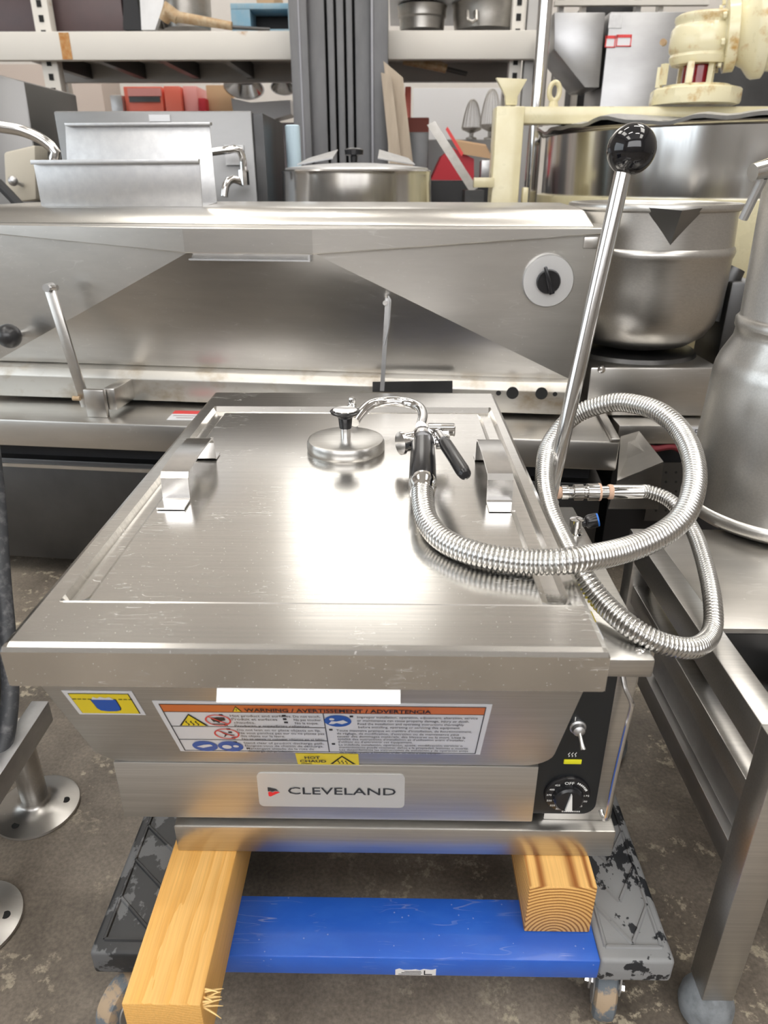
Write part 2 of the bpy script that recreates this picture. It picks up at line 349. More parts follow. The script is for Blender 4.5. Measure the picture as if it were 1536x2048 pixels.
# lid: pressed sheet with a gutter on three sides and turned-down edges
xs = [(LX0, .049), (LX0, .007), (LX0+.002, .002), (LX0+.007, 0)]
gl = [(-.366, 0), (-.362, .010), (-.345, .010), (-.3345, 0)]; gr = [(.1625, 0), (.173, .010), (.190, .010), (.194, 0)]
mid = [-.334+(.162+.334)*k/12 for k in range(1, 12)]
XS = xs+[(a, 0) for a, _ in gl]+[(a, 0) for a in mid]+[(a, 0) for a, _ in gr]+[(LX1-.007, 0), (LX1-.002, .002), (LX1, .007), (LX1, .049)]
ysb = [(LY0, .049), (LY0, .007), (LY0+.002, .002), (LY0+.008, 0)]
YS = ysb+[(.6555, 0), (.6568, 0), (.658, 0), (.664, 0), (.672, 0)]+[(.672+(1.3465-.672)*k/16, 0) for k in range(1, 17)]+[(1.356, 0), (1.386, 0), (1.392, 0), (LY1-.008, 0), (LY1-.002, .002), (LY1, .007), (LY1, .049)]
gxs = {round(a, 4): d for a, d in gl+gr}
def gd(x, y):
    g = 0.
    if .663 < y < 1.387:
        g = gxs.get(round(x, 4), 0.) * (0.4 if y < .668 else 1)
    if 1.350 < y < 1.390 and -.363 < x < .191: g = max(g, .010)
    if abs(y-.6568) < 1e-4 and -.365 < x < .193: g = max(g, .0012)
    return g
vv = []; ff = []
for j, (y, dy) in enumerate(YS):
    for i, (x, dx) in enumerate(XS):
        z = LZ-max(dx, dy)-gd(x, y)
        if j == 0 and i in (0, 1): z += (.011, .002)[i]
        if j == 0 and i in (len(XS)-1, len(XS)-2): z += (.011, .002)[len(XS)-1-i]
        vv.append((x, y, z))
n = len(XS)
for j in range(len(YS)-1):
    for i in range(n-1): ff.append((j*n+i, j*n+i+1, (j+1)*n+i+1, (j+1)*n+i))
b = MB().add(vv, ff)
lid = b.build('lid', 'lid', pan, angle=2)
MB().box(LX0+.003, LX1-.003, LY0+.004, LY1-.003, .6475, .6485).build('lid_underside', 'steel2', lid)
b = MB(); b.ribbon([(-.183, .602, .6095), (-.183, .594, .607), (-.183, .580, .5875)], (.191, 0, 0), .0025); b.build('pour_lip', 'skirt', pan)
for hx, w_ in ((-.331, .039), (.132, .036)):
    pth = [(hx, .893, .6612), (hx, .922, .6612), (hx, .926, .664), (hx, .929, .694), (hx, .934, .700), (hx, .946, .7015), (hx, 1.005, .7035), (hx, 1.068, .7015), (hx, 1.078, .699), (hx, 1.0825, .692), (hx, 1.0855, .664), (hx, 1.089, .6612), (hx, 1.116, .6612)]
    MB().ribbon(pth, (w_, 0, 0), .0026).build('lid_handle', 'polish', pan, angle=20)
vy = PZ(690, 927, .66).y+.066; vx = -.0825
vent = MB().lathe((vx, vy, LZ), [(.0645, .0), (.066, .003), (.066, .014), (.0635, .0195), (.058, .0215), (.02, .0225), (0, .0225)], 64).build('vent_cover', 'steel', pan)
MB().lathe((vx, vy, LZ+.0226), [(.0085, 0), (.0085, .016), (.007, .016)], 24).build('stem', 'chrome', vent)
MB().lathe((vx, vy, LZ+.0388), [(.010, 0), (.0105, .002), (.012, .018), (.017, .0235), (.024, .026), (.0255, .029), (.0235, .0305), (.015, .031), (0, .0315)], 40).build('knob', 'black', vent)
MB().lathe((vx, vy, LZ+.0700), [(.0205, 0), (.020, .0008), (0, .0012)], 40).build('knob_cap', 'chrome', vent)
# skirt, base, console
MB().box(-.361, .188, .687, 1.30, .299, .3965).build('front_skirt', 'skirt', pan, bevel=.0015)
MB().box(-.295, .301, .682, 1.32, .24, .288).build('base_tray', 'steel', pan, bevel=.003)
MB().box(-.27, .18, .70, 1.28, .288, .300).build('base_spacer', 'dark', pan)
cons = MB().box(.206, .298, .700, 1.10, .288, .534).build('console_body', 'steel', pan, bevel=.003)
MB().box(.2005, .313, .694, 1.13, .5345, .561).build('console_top', 'steel', pan, bevel=.003)
bolt = MB().lathe((.300, .712, .561), [(.006, 0), (.006, .002), (.003, .0035), (0, .0037)], 16); bolt.build('screw', 'chrome', pan)
cp = [(.190, .303), (.255, .303)]+[(.255+.018*math.sin(a*math.pi/12), .321-.018*math.cos(a*math.pi/12)) for a in range(1, 7)]+[(.2725, .533), (.203, .533), (.203, .40), (.190, .40)]
panel = MB().prism([(x, .6995, z) for x, z in cp], (0, -.0015, 0)).build('control_panel', 'panel', pan)
DC = V((.2318, .698, .3415))
dial = MB().lathe(DC, [(.0305, 0), (.0305, .002), (.029, .0045), (.0205, .006), (.0195, .013), (.017, .0155), (0, .016)], 48, (0,-1,0)).build('dial', 'black', pan)
b = MB(); b.prism([(DC.x-.0045, DC.y-.0162, DC.z-.0135), (DC.x+.0045, DC.y-.0162, DC.z-.0135), (DC.x+.0016, DC.y-.0162, DC.z+.0145), (DC.x+.0006, DC.y-.0162, DC.z+.0150)], (0, -.003, 0)); b.build('pointer', 'inkw', dial)
b = MB(); EX = V((1,0,0)); EZ = V((0,0,1))
text(b, 'OFF', DC+V((.000, -.0052, .0208)), EX, EZ, .0048, .0125, .012, align='C', lift=.0012)
for k, t in enumerate(['425', '400', '375', '350', '325', '300', '275', '250', '225', '200', '175', '°F']):
    a = math.radians(90+38+k*23.5); text(b, t, DC+V((math.cos(a)*.0248, -.0052, math.sin(a)*.0248-.0015)), EX, EZ, .0030, .0068 if len(t) == 3 else .005, .012, align='C', lift=.0012)
for k in range(7):
    a = math.radians(64-k*6.5); q = DC+V((math.cos(a)*.0255, -.0062, math.sin(a)*.0255)); e = V((math.cos(a), 0, math.sin(a))); t = V((-math.sin(a), 0, math.cos(a)))
    b.prism([q-e*.0014-t*.0008, q+e*.0014-t*.0008, q+e*.0014+t*.0008, q-e*.0014+t*.0008], (0, -.0004, 0))
b.build('numerals', 'inkw', dial)
b = MB(); b.box(.2285, .2289+.0006, .6975, .6980, .462, .470)
for k in range(3):
    px_ = .2275+k*.0042; b.tube([(px_+.001*math.sin(i*1.4), .6977, .4045+i*.0012) for i in range(7)], .0005, 5)
for k in range(9): b.box(.229+k*.0028, .2308+k*.0028, .6975, .6980, .3065, .3083)
b.build('panel_print', 'inkw', panel)
MB().box(.2218, .2448, .6962, .698, .393, .4005).build('heat_lamp_lens', 'yellowled', panel, bevel=.0008)
sw = MB().lathe((.2330, .698, .455), [(.0105, 0), (.0105, .003), (.0085, .0045), (.0075, .010), (.0045, .0125), (0, .013)], 20, (0,-1,0)).build('toggle_switch', 'galv', panel)
MB().tube([(.2330, .686, .454), (.2345, .677, .446), (.2355, .672, .441)], [.0026, .0028, .0040], 12).build('toggle_lever', 'chrome', sw)
b = MB(); hp = [(.279, .699, .5335), (.281, .690, .522), (.287, .682, .510), (.2885, .680, .500), (.2865, .680, .46), (.284, .680, .38), (.2835, .681, .318), (.2815, .688, .309), (.2790, .700, .316)]
pts, _ = crom([(p, 1) for p in hp], .006); b.tube(pts, .0032, 10); b.build('guard_rail', 'polish', pan)
# tilt handle
r0 = PY(1098, 1000, 1.09); r1 = PY(1247, 340, 1.15)
rod = MB().tube([r0, r0.lerp(r1, .5), r1], .0122, 24).build('tilt_handle', 'polish', pan)
bc = PY(1263, 299, 1.15); ax = (bc-r0).normalized(); R_ = .0345
prof = []
for k in range(19):
    a = -math.pi/2+.42+(math.pi-.42)*k/18; prof.append((R_*math.cos(a), R_*math.sin(a)))
MB().lathe(bc, prof, 40, ax).build('ball_knob', 'ball', rod)
MB().lathe(r0-ax*.03, [(.017, 0), (.017, .03), (.0135, .034)], 24, ax).build('handle_socket', 'steel2', rod)
# water tap on the back of the console
tb = V((.290, 1.017, .561))
tap = MB().lathe(tb, [(.011, 0), (.011, .005), (.008, .007), (.008, .016), (.011, .018), (.011, .030), (0, .032)], 20).build('water_tap', 'chrome', pan)
td = V((.9, -.05, .25)).normalized()
MB().lathe(tb+V((.004, 0, .022)), [(.007, 0), (.007, .010), (.010, .012), (.0115, .016), (.0115, .028)], 20, td).build('tap_handle', 'black', tap)
MB().lathe(tb+V((.004, 0, .022))+td*.0282, [(.0108, 0), (.0105, .0025), (.004, .003)], 20, td).build('cold_water_cap', mat('cap_blue', (.02, .16, .62), .35), tap)
rp0 = PY(1112, 985, 1.12)
MB().tube([(rp0.x-.006, 1.12, .561), (rp0.x-.006, 1.12, rp0.z-.008), (rp0.x-.004, 1.12, rp0.z-.001), (rp0.x+.004, 1.12, rp0.z)], .0085, 12).build('riser_pipe', 'chrome', pan)
# ---- labels on the sloping pan front
E_V = V((0, -.082, .18)).normalized(); EN = V((1,0,0)).cross(E_V); PO = V((0, .605, .58))
def LP(u, v, lift=0.): return PO+V((u, 0, 0))+E_V*v+EN*lift
def rect(mb, u0, u1, v0, v1, lift, t=.0003): mb.prism([LP(u0, v0, lift), LP(u1, v0, lift), LP(u1, v1, lift), LP(u0, v1, lift)], EN*t)
def ltext(mb, t, u, v, h, width=None, bold=.004, sx=1.25, align='L'): text(mb, t, LP(u, v), (1,0,0), E_V, h, width, bold, sx, align, .0021)
def ring(mb, u, v, r0, r1, lift, n=32, asp=1.):
    for k in range(n):
        a = 2*math.pi*k/n; c_ = 2*math.pi*(k+1)/n
        mb.add([LP(u+r0*math.cos(a)*asp, v+r0*math.sin(a), lift), LP(u+r1*math.cos(a)*asp, v+r1*math.sin(a), lift), LP(u+r1*math.cos(c_)*asp, v+r1*math.sin(c_), lift), LP(u+r0*math.cos(c_)*asp, v+r0*math.sin(c_), lift)], [(0, 1, 2, 3)])
def poly(mb, pts, lift): mb.add([LP(u, v, lift) for u, v in pts], [tuple(range(len(pts)))])
def disc(mb, u, v, r, lift, n=28): poly(mb, [(u+r*math.cos(2*math.pi*k/n), v+r*math.sin(2*math.pi*k/n)) for k in range(n)], lift)
def waves(mb, u, v, w_, h, lift, n=3):
    for k in range(n):
        cu_ = u+(k-(n-1)/2)*w_; pts = [(cu_+w_*.22*math.sin(i*1.05), v+h*(i/6-.5)) for i in range(7)]
        for p, q in zip(pts, pts[1:]): poly(mb, [(p[0]-w_*.13, p[1]), (p[0]+w_*.13, p[1]), (q[0]+w_*.13, q[1]), (q[0]-w_*.13, q[1])], lift)
U0, U1, V0, V1 = -.2645, .1090, -.1630, -.0215; UD = -.078
ro1, ro2 = -.0868, -.1250; hd0, hd1 = -.0475, -.0285
b = MB(); rect(b, U0, U1, V0, V1, .0004); wl = b.build('warning_label', 'white', pan)
b = MB(); rect(b, U0+.007, U1-.007, hd0, hd1, .0010); b.build('orange_header', 'orange', wl)
b = MB()
for u in (U0+.006, UD-.0005, U1-.007): rect(b, u, u+.001, V0+.004, hd0 if u == UD-.0005 else V1-.006, .0012)
for v in (hd0, V0+.004, V1-.007): rect(b, U0+.006, U1-.006, v, v+.001, .0012)
for v in (ro1, ro2): rect(b, U0+.006, UD, v, v+.001, .0012)
ltext(b, 'WARNING / AVERTISSEMENT / ADVERTENCIA', -.1655, -.0435, .0088, .2085, .02)
def bul(u, v): rect(b, u, u+.0042, v+.0008, v+.0048, .0012)
def line(t, u, v, width, bl=True):
    if bl: bul(u-.0125, v)
    ltext(b, t, u, v, .0062, width)
line('Hot product and surfaces.', -.184, -.0575, .0700); line('Produit et surfaces', -.1835, -.0665, .0520); ltext(b, 'chaudes.', -.1825, -.0755, .0062, .0245); line('Producto y superficies calientes.', -.183, -.0845, .0880)
line('Do not touch.', -.1125, -.0575, .0310); line('Ne pas toucher.', -.1125, -.0665, .0320); line('No la toque.', -.1120, -.0755, .0270)
line('Do not lean on or place objects on lip.', -.1820, -.0960, .0980); line('Ne vous penchez pas sur ou ne placez pas', -.1815, -.1048, .1010); ltext(b, 'des objets sur la lèvre.', -.1810, -.1135, .0062, .0530); line('No se apoye ni coloque objetos en el labio.', -.1805, -.1222, .1000)
line('Stand clear of product discharge path.', -.1805, -.1342, .0980); line('Éloignez-vous de chemin de décharge.', -.1800, -.1428, .0960); line('Manténgase alejado de la ruta de', -.1795, -.1513, .0830); ltext(b, 'descarga del producto.', -.1790, -.1595, .0062, .0560)
ys_ = [-.0575, -.0665, -.0755, -.0845, -.0945, -.1032, -.1115, -.1195, -.1275, -.1362, -.1440, -.1518, -.1595]
rt = [('Improper installation, operation, adjustment, alteration, service', -.0400, .136, 1), ('or maintenance can cause property damage, injury or death.', -.0405, .128, 0), ('Read the installation and operating instructions thoroughly', -.0400, .122, 0), ('before installing, operating or servicing this equipment.', -.0395, .118, 0),
      ('Toute mauvaise pratique en matière d\'installation, de fonctionnement,', -.0655, .158, 1), ('de réglage, de modification, d\'entretien ou de maintenance peut', -.0655, .144, 0), ('causer des dommages matériels, des blessures ou la mort. Lisez la', -.0655, .152, 0), ('totalité des instructions d\'installation et d\'utilisation avant d\'installer,', -.0655, .152, 0), ('d\'utiliser ou d\'entretenir cet équipement.', -.0655, .090, 0),
      ('La indebida instalación, operación, ajuste, modificación, servicio o', -.0650, .150, 1), ('mantenimiento puede ocasionar daños a la propiedad, lesiones o muerte.', -.0650, .158, 0), ('Lea detenidamente las instrucciones de instalación y de operación antes', -.0650, .158, 0), ('de instalar, poner a funcionar o dar servicio a este equipo.', -.0650, .124, 0)]
for (t, u, wd, bl), v in zip(rt, ys_):
    if bl: rect(b, u-.0085, u-.0045, v+.0008, v+.0048, .0012)
    ltext(b, t, u, v, .0060, wd)
poly(b, [(-.1795, -.0445), (-.1685, -.0445), (-.1740, -.0305)], .0014)
poly(b, [(-.2478, -.0842), (-.2142, -.0842), (-.2310, -.0520)], .0014)
b.build('lettering', 'ink', wl)
for tri in ([(-.2450, -.0828), (-.2170, -.0828), (-.2310, -.0548)], [(-.1782, -.0438), (-.1698, -.0438), (-.1740, -.0328)]):
    b = MB(); poly(b, tri, .0019); b.build('warning_triangle', 'yellow', wl)
b = MB(); waves(b, -.2310, -.0750, .0055, .0125, .0024); rect(b, -.1744, -.1736, -.0405, -.0358, .0022)
hand = [(-.2080, -.064), (-.2000, -.0600), (-.1915, -.0610), (-.1915, -.0680), (-.1975, -.0710), (-.2000, -.0760), (-.2030, -.0720), (-.2060, -.0730)]
poly(b, hand, .0016); rect(b, -.2085, -.1935, -.0790, -.0775, .0016)
poly(b, [(-.2040, -.1000), (-.2020, -.0985), (-.1960, -.1075), (-.1880, -.1085), (-.1880, -.1100), (-.1970, -.1095), (-.2000, -.1150), (-.2015, -.1145), (-.1990, -.1085)], .0016)
b.build('pictogram_ink', 'ink', wl)
for (u, v) in ((-.2000, -.0680), (-.1965, -.1060)):
    b = MB(); ring(b, u, v, .0130, .0150, .0018); d_ = .0105; poly(b, [(u-d_-.0007, v+d_-.0007), (u-d_+.0007, v+d_+.0007), (u+d_+.0007, v-d_+.0007), (u+d_-.0007, v-d_-.0007)], .0019); b.build('prohibition_ring', 'redl', wl)
for (u, v) in ((-.2300, -.1440), (-.1985, -.1440), (-.0625, -.0670)): b = MB(); disc(b, u, v, .0155, .0016); b.build('mandatory_disc', 'blue', wl)
b = MB()
poly(b, [(-.2400, -.1440), (-.2300, -.1380), (-.2220, -.1370), (-.2200, -.1420), (-.2270, -.1450), (-.2330, -.1480)], .0021)
disc(b, -.2030, -.1440, .0058, .0021); disc(b, -.1915, -.1420, .0035, .0021)
disc(b, -.0690, -.0610, .0030, .0021); poly(b, [(-.0735, -.0740), (-.0700, -.0660), (-.0640, -.0670), (-.0560, -.0630), (-.0510, -.0690), (-.0580, -.0740), (-.0640, -.0710), (-.0680, -.0740)], .0021)
b.build('pictogram_white', 'white', wl)
# fill-level sticker
b = MB(); rect(b, -.3565, -.2805, -.0580, .0010, .0004); fl = b.build('fill_level_sticker', 'white', pan)
b = MB(); rect(b, -.3515, -.2855, -.0535, -.0040, .0009); b.build('border', 'ink', fl)
b = MB(); rect(b, -.3507, -.2863, -.0525, -.0050, .0013); b.build('yellow_field', 'yellow', fl)
b = MB()
for k in range(4): rect(b, -.3500+k*.0055, -.3500+k*.0055+.0040, -.0170, -.0155, .0017)
for k in range(3): rect(b, -.2995+k*.0055, -.2995+k*.0055+.0040, -.0170, -.0155, .0017)
kp = [(-.3305, -.0170), (-.3295, -.0390), (-.3270, -.0440), (-.3200, -.0458), (-.3110, -.0455), (-.3055, -.0430), (-.3035, -.0380), (-.3030, -.0170)]
poly(b, [(u+(u+.3168)*.06, v+(v+.031)*.08) for u, v in kp], .0017); b.build('pictogram_ink', 'ink', fl)
b = MB(); poly(b, kp, .0021); b.build('pot_pictogram', mat('pictogram_blue', (.012, .09, .45), .45), fl)
b = MB(); poly(b, [(-.3290, -.0165), (-.3260, -.0100), (-.3220, -.0135), (-.3180, -.0095), (-.3130, -.0125), (-.3080, -.0100), (-.3045, -.0165)], .0022); b.build('foam_pictogram', 'white', fl)
# hot label
b = MB(); rect(b, -.1215, -.0425, -.2030, -.1668, .0004); hl = b.build('hot_surface_label', 'yellow', pan)
b = MB(); ltext(b, 'HOT', -.1105, -.1800, .0085, .0195, .02); ltext(b, 'CHAUD', -.1175, -.1915, .0085, .0335, .02); rect(b, -.1170, -.1030, -.1985, -.1975, .0012)
poly(b, [(-.0795, -.1985), (-.0470, -.1985), (-.0632, -.1705)], .0012); b.build('lettering', 'ink', hl)
b = MB(); poly(b, [(-.0760, -.1968), (-.0505, -.1968), (-.0632, -.1740)], .0016); b.build('warning_triangle', 'yellow', hl)
b = MB(); waves(b, -.0632, -.1895, .0048, .0110, .0021); b.build('pictogram_ink', 'ink', hl)
# name plate on the skirt
def rrect(x0, x1, z0, z1, r, y, n=5):
    pts = []
    for cx, cz, a0 in ((x1-r, z1-r, 0), (x0+r, z1-r, 90), (x0+r, z0+r, 180), (x1-r, z0+r, 270)):
        for k in range(n+1): a = math.radians(a0+90*k/n); pts.append((cx+r*math.cos(a), y, cz+r*math.sin(a)))
    return pts
b = MB(); b.prism(rrect(-.1760, .0165, .3235, .3825, .007, .6868), (0, -.0012, 0)); npl = b.build('name_plate', 'plate', pan)
b = MB(); text(b, 'CLEVELAND', (-.1365, .6856, .3468), EX, EZ, .0128, .1415, .006, lift=.0008); b.build('lettering', mat('print_charcoal', (.03, .032, .036), .5), npl)
def fp(mb, pts, y=.6849): mb.add([(x, y, z) for x, z in pts], [tuple(range(len(pts)))])
b = MB(); fp(b, [(-.1630, .3585), (-.1520, .3552), (-.1490, .3515), (-.1530, .3525), (-.1570, .3505), (-.1600, .3520), (-.1630, .3510)]); b.build('emblem_dark', mat('print_charcoal', (0, 0, 0)), npl)
b = MB(); fp(b, [(-.1628, .3495), (-.1598, .3508), (-.1570, .3490), (-.1535, .3512), (-.1495, .3505), (-.1470, .3498), (-.1600, .3420), (-.1625, .3428)]); b.build('emblem_red', mat('print_red', (.75, .03, .03), .5), npl)
# caution strip on the console top
b = MB(); b.box(.216, .262, .735, .800, .5612, .5616); cs = b.build('caution_label', 'white', pan)
b = MB(); b.box(.216, .262, .772, .797, .5617, .5620); b.build('yellow_band', 'yellow', cs)
b = MB(); text(b, 'CAUTION', (.239, .780, .562), (1,0,0), (0,1,0), .010, .038, .02, align='C', lift=.0003)
for k in range(5): b.box(.219, .259-.004*(k % 2), .741+k*.006, .7425+k*.006, .5617, .5619)
b.build('lettering', 'ink', cs)
b = MB(); b.box(.225, .240, .93, .985, .5612, .5616); s2 = b.build('console_label', 'white', pan)
b = MB(); b.box(.225, .240, .965, .983, .5617, .5620); b.build('yellow_band', 'yellow', s2)

# ------------------------------------------------------------------ spray hose with hooked gun
hs = thing('spray_hose', 'ribbed steel spray hose with black gun grip coiled over the right lid edge', 'hose', PZ(845, 930, LZ))
a1 = [(PZ(844, 985, .692), .0150), (PZ(846, 1010, .688), .0150), (PZ(856, 1045, .681), .0152), (PZ(890, 1082, .6765), .0155), (PZ(960, 1110, .6765), .0155), (PZ(1060, 1124, .6765), .0155), (PZ(1150, 1120, .683), .0158),
      (PY(1250, 1100, .765), .0160), (PY(1322, 1070, .80), .0160), (PY(1369, 1028, .84), .0160), (PY(1389, 968, .90), .0160), (PY(1385, 912, .96), .0160), (PY(1361, 862, 1.03), .0160), (PY(1323, 827, 1.08), .0160), (PY(1275, 809, 1.125), .0160), (PY(1220, 806, 1.16), .0160), (PY(1150, 831, 1.18), .0158), (PY(1102, 885, 1.14), .0156),
      (PY(1089, 945, 1.06), .0152), (PY(1097, 1010, .98), .0150), (PY(1122, 1072, .905), .0148), (PZ(1158, 1140, .612), .0148), (PZ(1206, 1205, .588), .0148), (PZ(1270, 1260, .5775), .0146), (PZ(1335, 1290, .565), .0140), (PZ(1392, 1294, .552), .0134),
      (PY(1424, 1262, .79), .0130), (PY(1424, 1195, .85), .0128), (PY(1406, 1115, .945), .0126), (PY(1382, 1055, 1.03), .0124), (PY(1342, 1003, 1.10), .0122), (PY(1300, 984, 1.125), .0120), (PY(1278, 983, 1.12), .0120)]
pts, rr = crom(a1, .00115)
rr = [r*(.80, .97, 1., 1., .97)[i % 5] for i, r in enumerate(rr)]
MB().tube(pts, rr, 18).build('ribbed_hose', 'hose', hs, angle=50)
g0 = PZ(845, 968, .692); g1 = PZ(846, 882, .700)
MB().lathe(g0-(g1-g0).normalized()*.030, [(.0165, 0), (.0175, .004), (.0175, .016), (.0195, .020), (.0195, .034), (.017, .036)], 6*4, (g1-g0)).build('hose_nut', 'chrome', hs)
dg = (g1-g0).normalized(); ln = (g1-g0).length
MB().lathe(g0, [(.0175, 0), (.0195, .006), (.0195, ln*.5), (.018, ln)], 28, dg).build('grip', 'black', hs)
h0 = PZ(800, 887, .700); h1 = PZ(893, 872, .700); hd = (h1-h0).normalized(); hl_ = (h1-h0).length
MB().lathe(h0, [(.0185, 0), (.0185, .005), (.0150, .006), (.0150, .022), (.0175, .030), (.0175, hl_*.62), (.013, hl_*.72), (.011, hl_)], 28, hd).build('valve_body', 'chrome', hs)
v0 = PZ(846, 884, .702); b = MB(); b.lathe(v0, [(.0190, 0), (.0200, .012), (.0170, .030), (.0110, .040)], 24, (PZ(842, 845, .702)-v0)); b.build('valve_neck', 'chrome', hs)
gk = [(PZ(842, 852, .700), 1), (PZ(846, 832, .700), 1), (PZ(838, 815, .701), 1), (PZ(812, 805, .702), 1), (PZ(775, 803, .703), 1), (PZ(742, 809, .702), 1), (PZ(722, 826, .697), 1), (PZ(708, 845, .690), 1)]
pts, _ = crom(gk, .006); MB().tube(pts, .0092, 16).build('gooseneck', 'chrome', hs)
t0 = PZ(694, 858, .6625); t1 = PY(704, 815, t0.y+.012)
MB().loft([[t0+V((-.013, -.004, 0)), t0+V((.020, -.004, 0)), t0+V((.020, .008, 0)), t0+V((-.013, .008, 0))], [t1+V((-.009, -.004, 0)), t1+V((.010, -.004, 0)), t1+V((.010, .006, 0)), t1+V((-.009, .006, 0))]]).build('hook_bracket', 'steel', hs, bevel=.002)
MB().lathe(t1, [(.0085, -.002), (.0085, .006), (.0065, .008), (.0065, .015), (.005, .019), (0, .021)], 20).build('acorn_nut', 'chrome', hs)
l0 = PZ(878, 868, .715); l1 = PZ(931, 950, .722); l01 = l0.lerp(l1, .22)
MB().tube([l0, l0.lerp(l1, .12), l01], [.007, .0075, .009], 14).build('lever_arm', 'chrome', hs)
MB().tube([l01, l0.lerp(l1, .3), l0.lerp(l1, .9), l0.lerp(l1, .98), l1], [.008, .0102, .0100, .0085, .005], 16).build('lever_grip', 'black', hs)
y0 = PZ(868, 862, .715); MB().box(y0.x-.010, y0.x+.034, y0.y-.004, y0.y+.016, .706, .724).build('lever_yoke', 'chrome', hs, bevel=.003)
MB().lathe(PZ(880, 885, .700)-V((0, 0, 0)), [(.011, -.006), (.011, .006), (.007, .008), (.007, .014)], 16, (1, -.1, 0)).build('packing_nut', 'chrome', hs)
f0 = PY(1112, 985, 1.12); f1 = PY(1284, 983, 1.12); fd = (f1-f0).normalized(); fl_ = (f1-f0).length
MB().lathe(f0, [(.0085, 0), (.010, .001), (.010, .008), (.012, .009), (.012, .020), (.010, .021), (.010, .028), (.0145, .030), (.0145, .045), (.011, .047), (.011, .051), (.0150, .053), (.0150, .072), (.0105, .074), (.0105, .092), (.0125, .094), (.0125, .098), (.0120, fl_)], 24, fd).build('swivel_fitting', 'chrome', hs)
b = MB(); b.lathe(f0, [(.0105, .001), (.0112, .003), (.0105, .008)], 20, fd); b.lathe(f0+fd*.0715, [(.0150, 0), (.0155, .002), (.0150, .004)], 20, fd); b.lathe(f0+fd*.0885, [(.0125, 0), (.0132, .004), (.0125, .008)], 20, fd); b.build('sealing_tape', 'tape', hs)

# ------------------------------------------------------------------ timber blocks and dolly
M['wood1'] = wood('yellow_pine', (.80, .46, .14), (.70, .36, .08), (.05, 0, .20), 70, 6.)
M['wood2'] = wood('striped_pine', (.80, .47, .15), (.30, .10, .012), (.004, 0, .006), 56, 1.4, 'SIN')
wb = thing('timber_block', 'long yellow pine timber with splintered end under the left of the pan', 'timber', (-.258, .78, .1502), 'timber supports')
MB().box(-.303, -.2135, .482, 1.25, .1502, .2398).build('beam', 'wood1', wb, bevel=.002)
b = MB()
for k in range(13):
    a = random.uniform(-.4, 1.2); p = V((-.2135, .492+random.uniform(-.004, .018), .232+random.uniform(-.02, .006)))
    q = p+V((.022*random.uniform(.5, 1.1), .010*math.sin(a*2)-.004, .012*random.uniform(-.6, 1.2))); b.tube([p, p.lerp(q, .6)+V((0, 0, .001)), q], [.0014, .001, .0003], 4)
b.build('splinters', mat('pale_splinter', (.85, .60, .25), .7), wb, props=dict(kind='stuff'))
wb2 = thing('timber_block', 'short striped pine timber with ringed end grain under the right of the pan', 'timber', (.2255, .9, .1502), 'timber supports')
MB().box(.181, .270, .635, 1.25, .1502, .2398).build('beam', 'wood2', wb2, bevel=.002)
dl = thing('dolly', 'four-wheel dolly with blue steel plank and black rubber end boards', 'dolly', (-.015, .9, 0))
def board(x0, x1, m):
    bd = MB().box(x0, x1, .598, 1.38, .1045, .148).build('rubber_board', m, dl, bevel=.006, seg=3)
    return bd
bl_ = board(-.402, -.240, 'rubberL'); br_ = board(.276, .375, 'rubberR')
def ridge(mb, p, q): mb.tube([V(p), V(q)], .0028, 6)
for bd, x0, x1, m in ((bl_, -.387, -.252, 'rubberL'), (br_, .287, .362, 'rubberR')):
    b = MB(); z = .1483; ridge(b, (x0, .617, z), (x1, .617, z)); ridge(b, (x0, .617, z), (x0, 1.36, z)); ridge(b, (x1, .617, z), (x1, 1.36, z)); xm = (x0+x1)/2
    y = .617
    while y < 1.30:
        ridge(b, (x0, y+.062, z), (xm, y+.004, z)); ridge(b, (xm, y+.004, z), (x1, y+.062, z)); y += .062
    b.build('raised_tread', m, bd)
blue = MB().box(-.2395, .2755, .596, .684, .1135, .1495).build('blue_plank', 'bluep', dl, bevel=.0025)
MB().box(-.2395, .2755, 1.28, 1.37, .1135, .1495).build('blue_plank', 'bluep', dl, bevel=.0025)
st = [(.004+.062*k/10, random.uniform(.0135, .0160) if k not in (0, 10) else .011) for k in range(11)]
b = MB(); b.prism([(.006, .5957, .1165), (.060, .5957, .1165)]+[(.006+.054*(1-k/10), .5957, .1165+.0125+random.uniform(-.0025, .0015)) for k in range(11)], (0, -.0006, 0))
sk = b.build('torn_sticker', 'paper', blue)
b = MB()
for k, (x0, x1) in enumerate(((.010, .040), (.014, .041), (.018, .040))): b.box(x0, x1, .5947, .5950, .1185+k*.0030, .1193+k*.0030)
b.box(.044, .0455, .5947, .5950, .118, .127); b.box(.044, .055, .5947, .5950, .118, .1195)
b.build('faded_print', 'ink', sk)
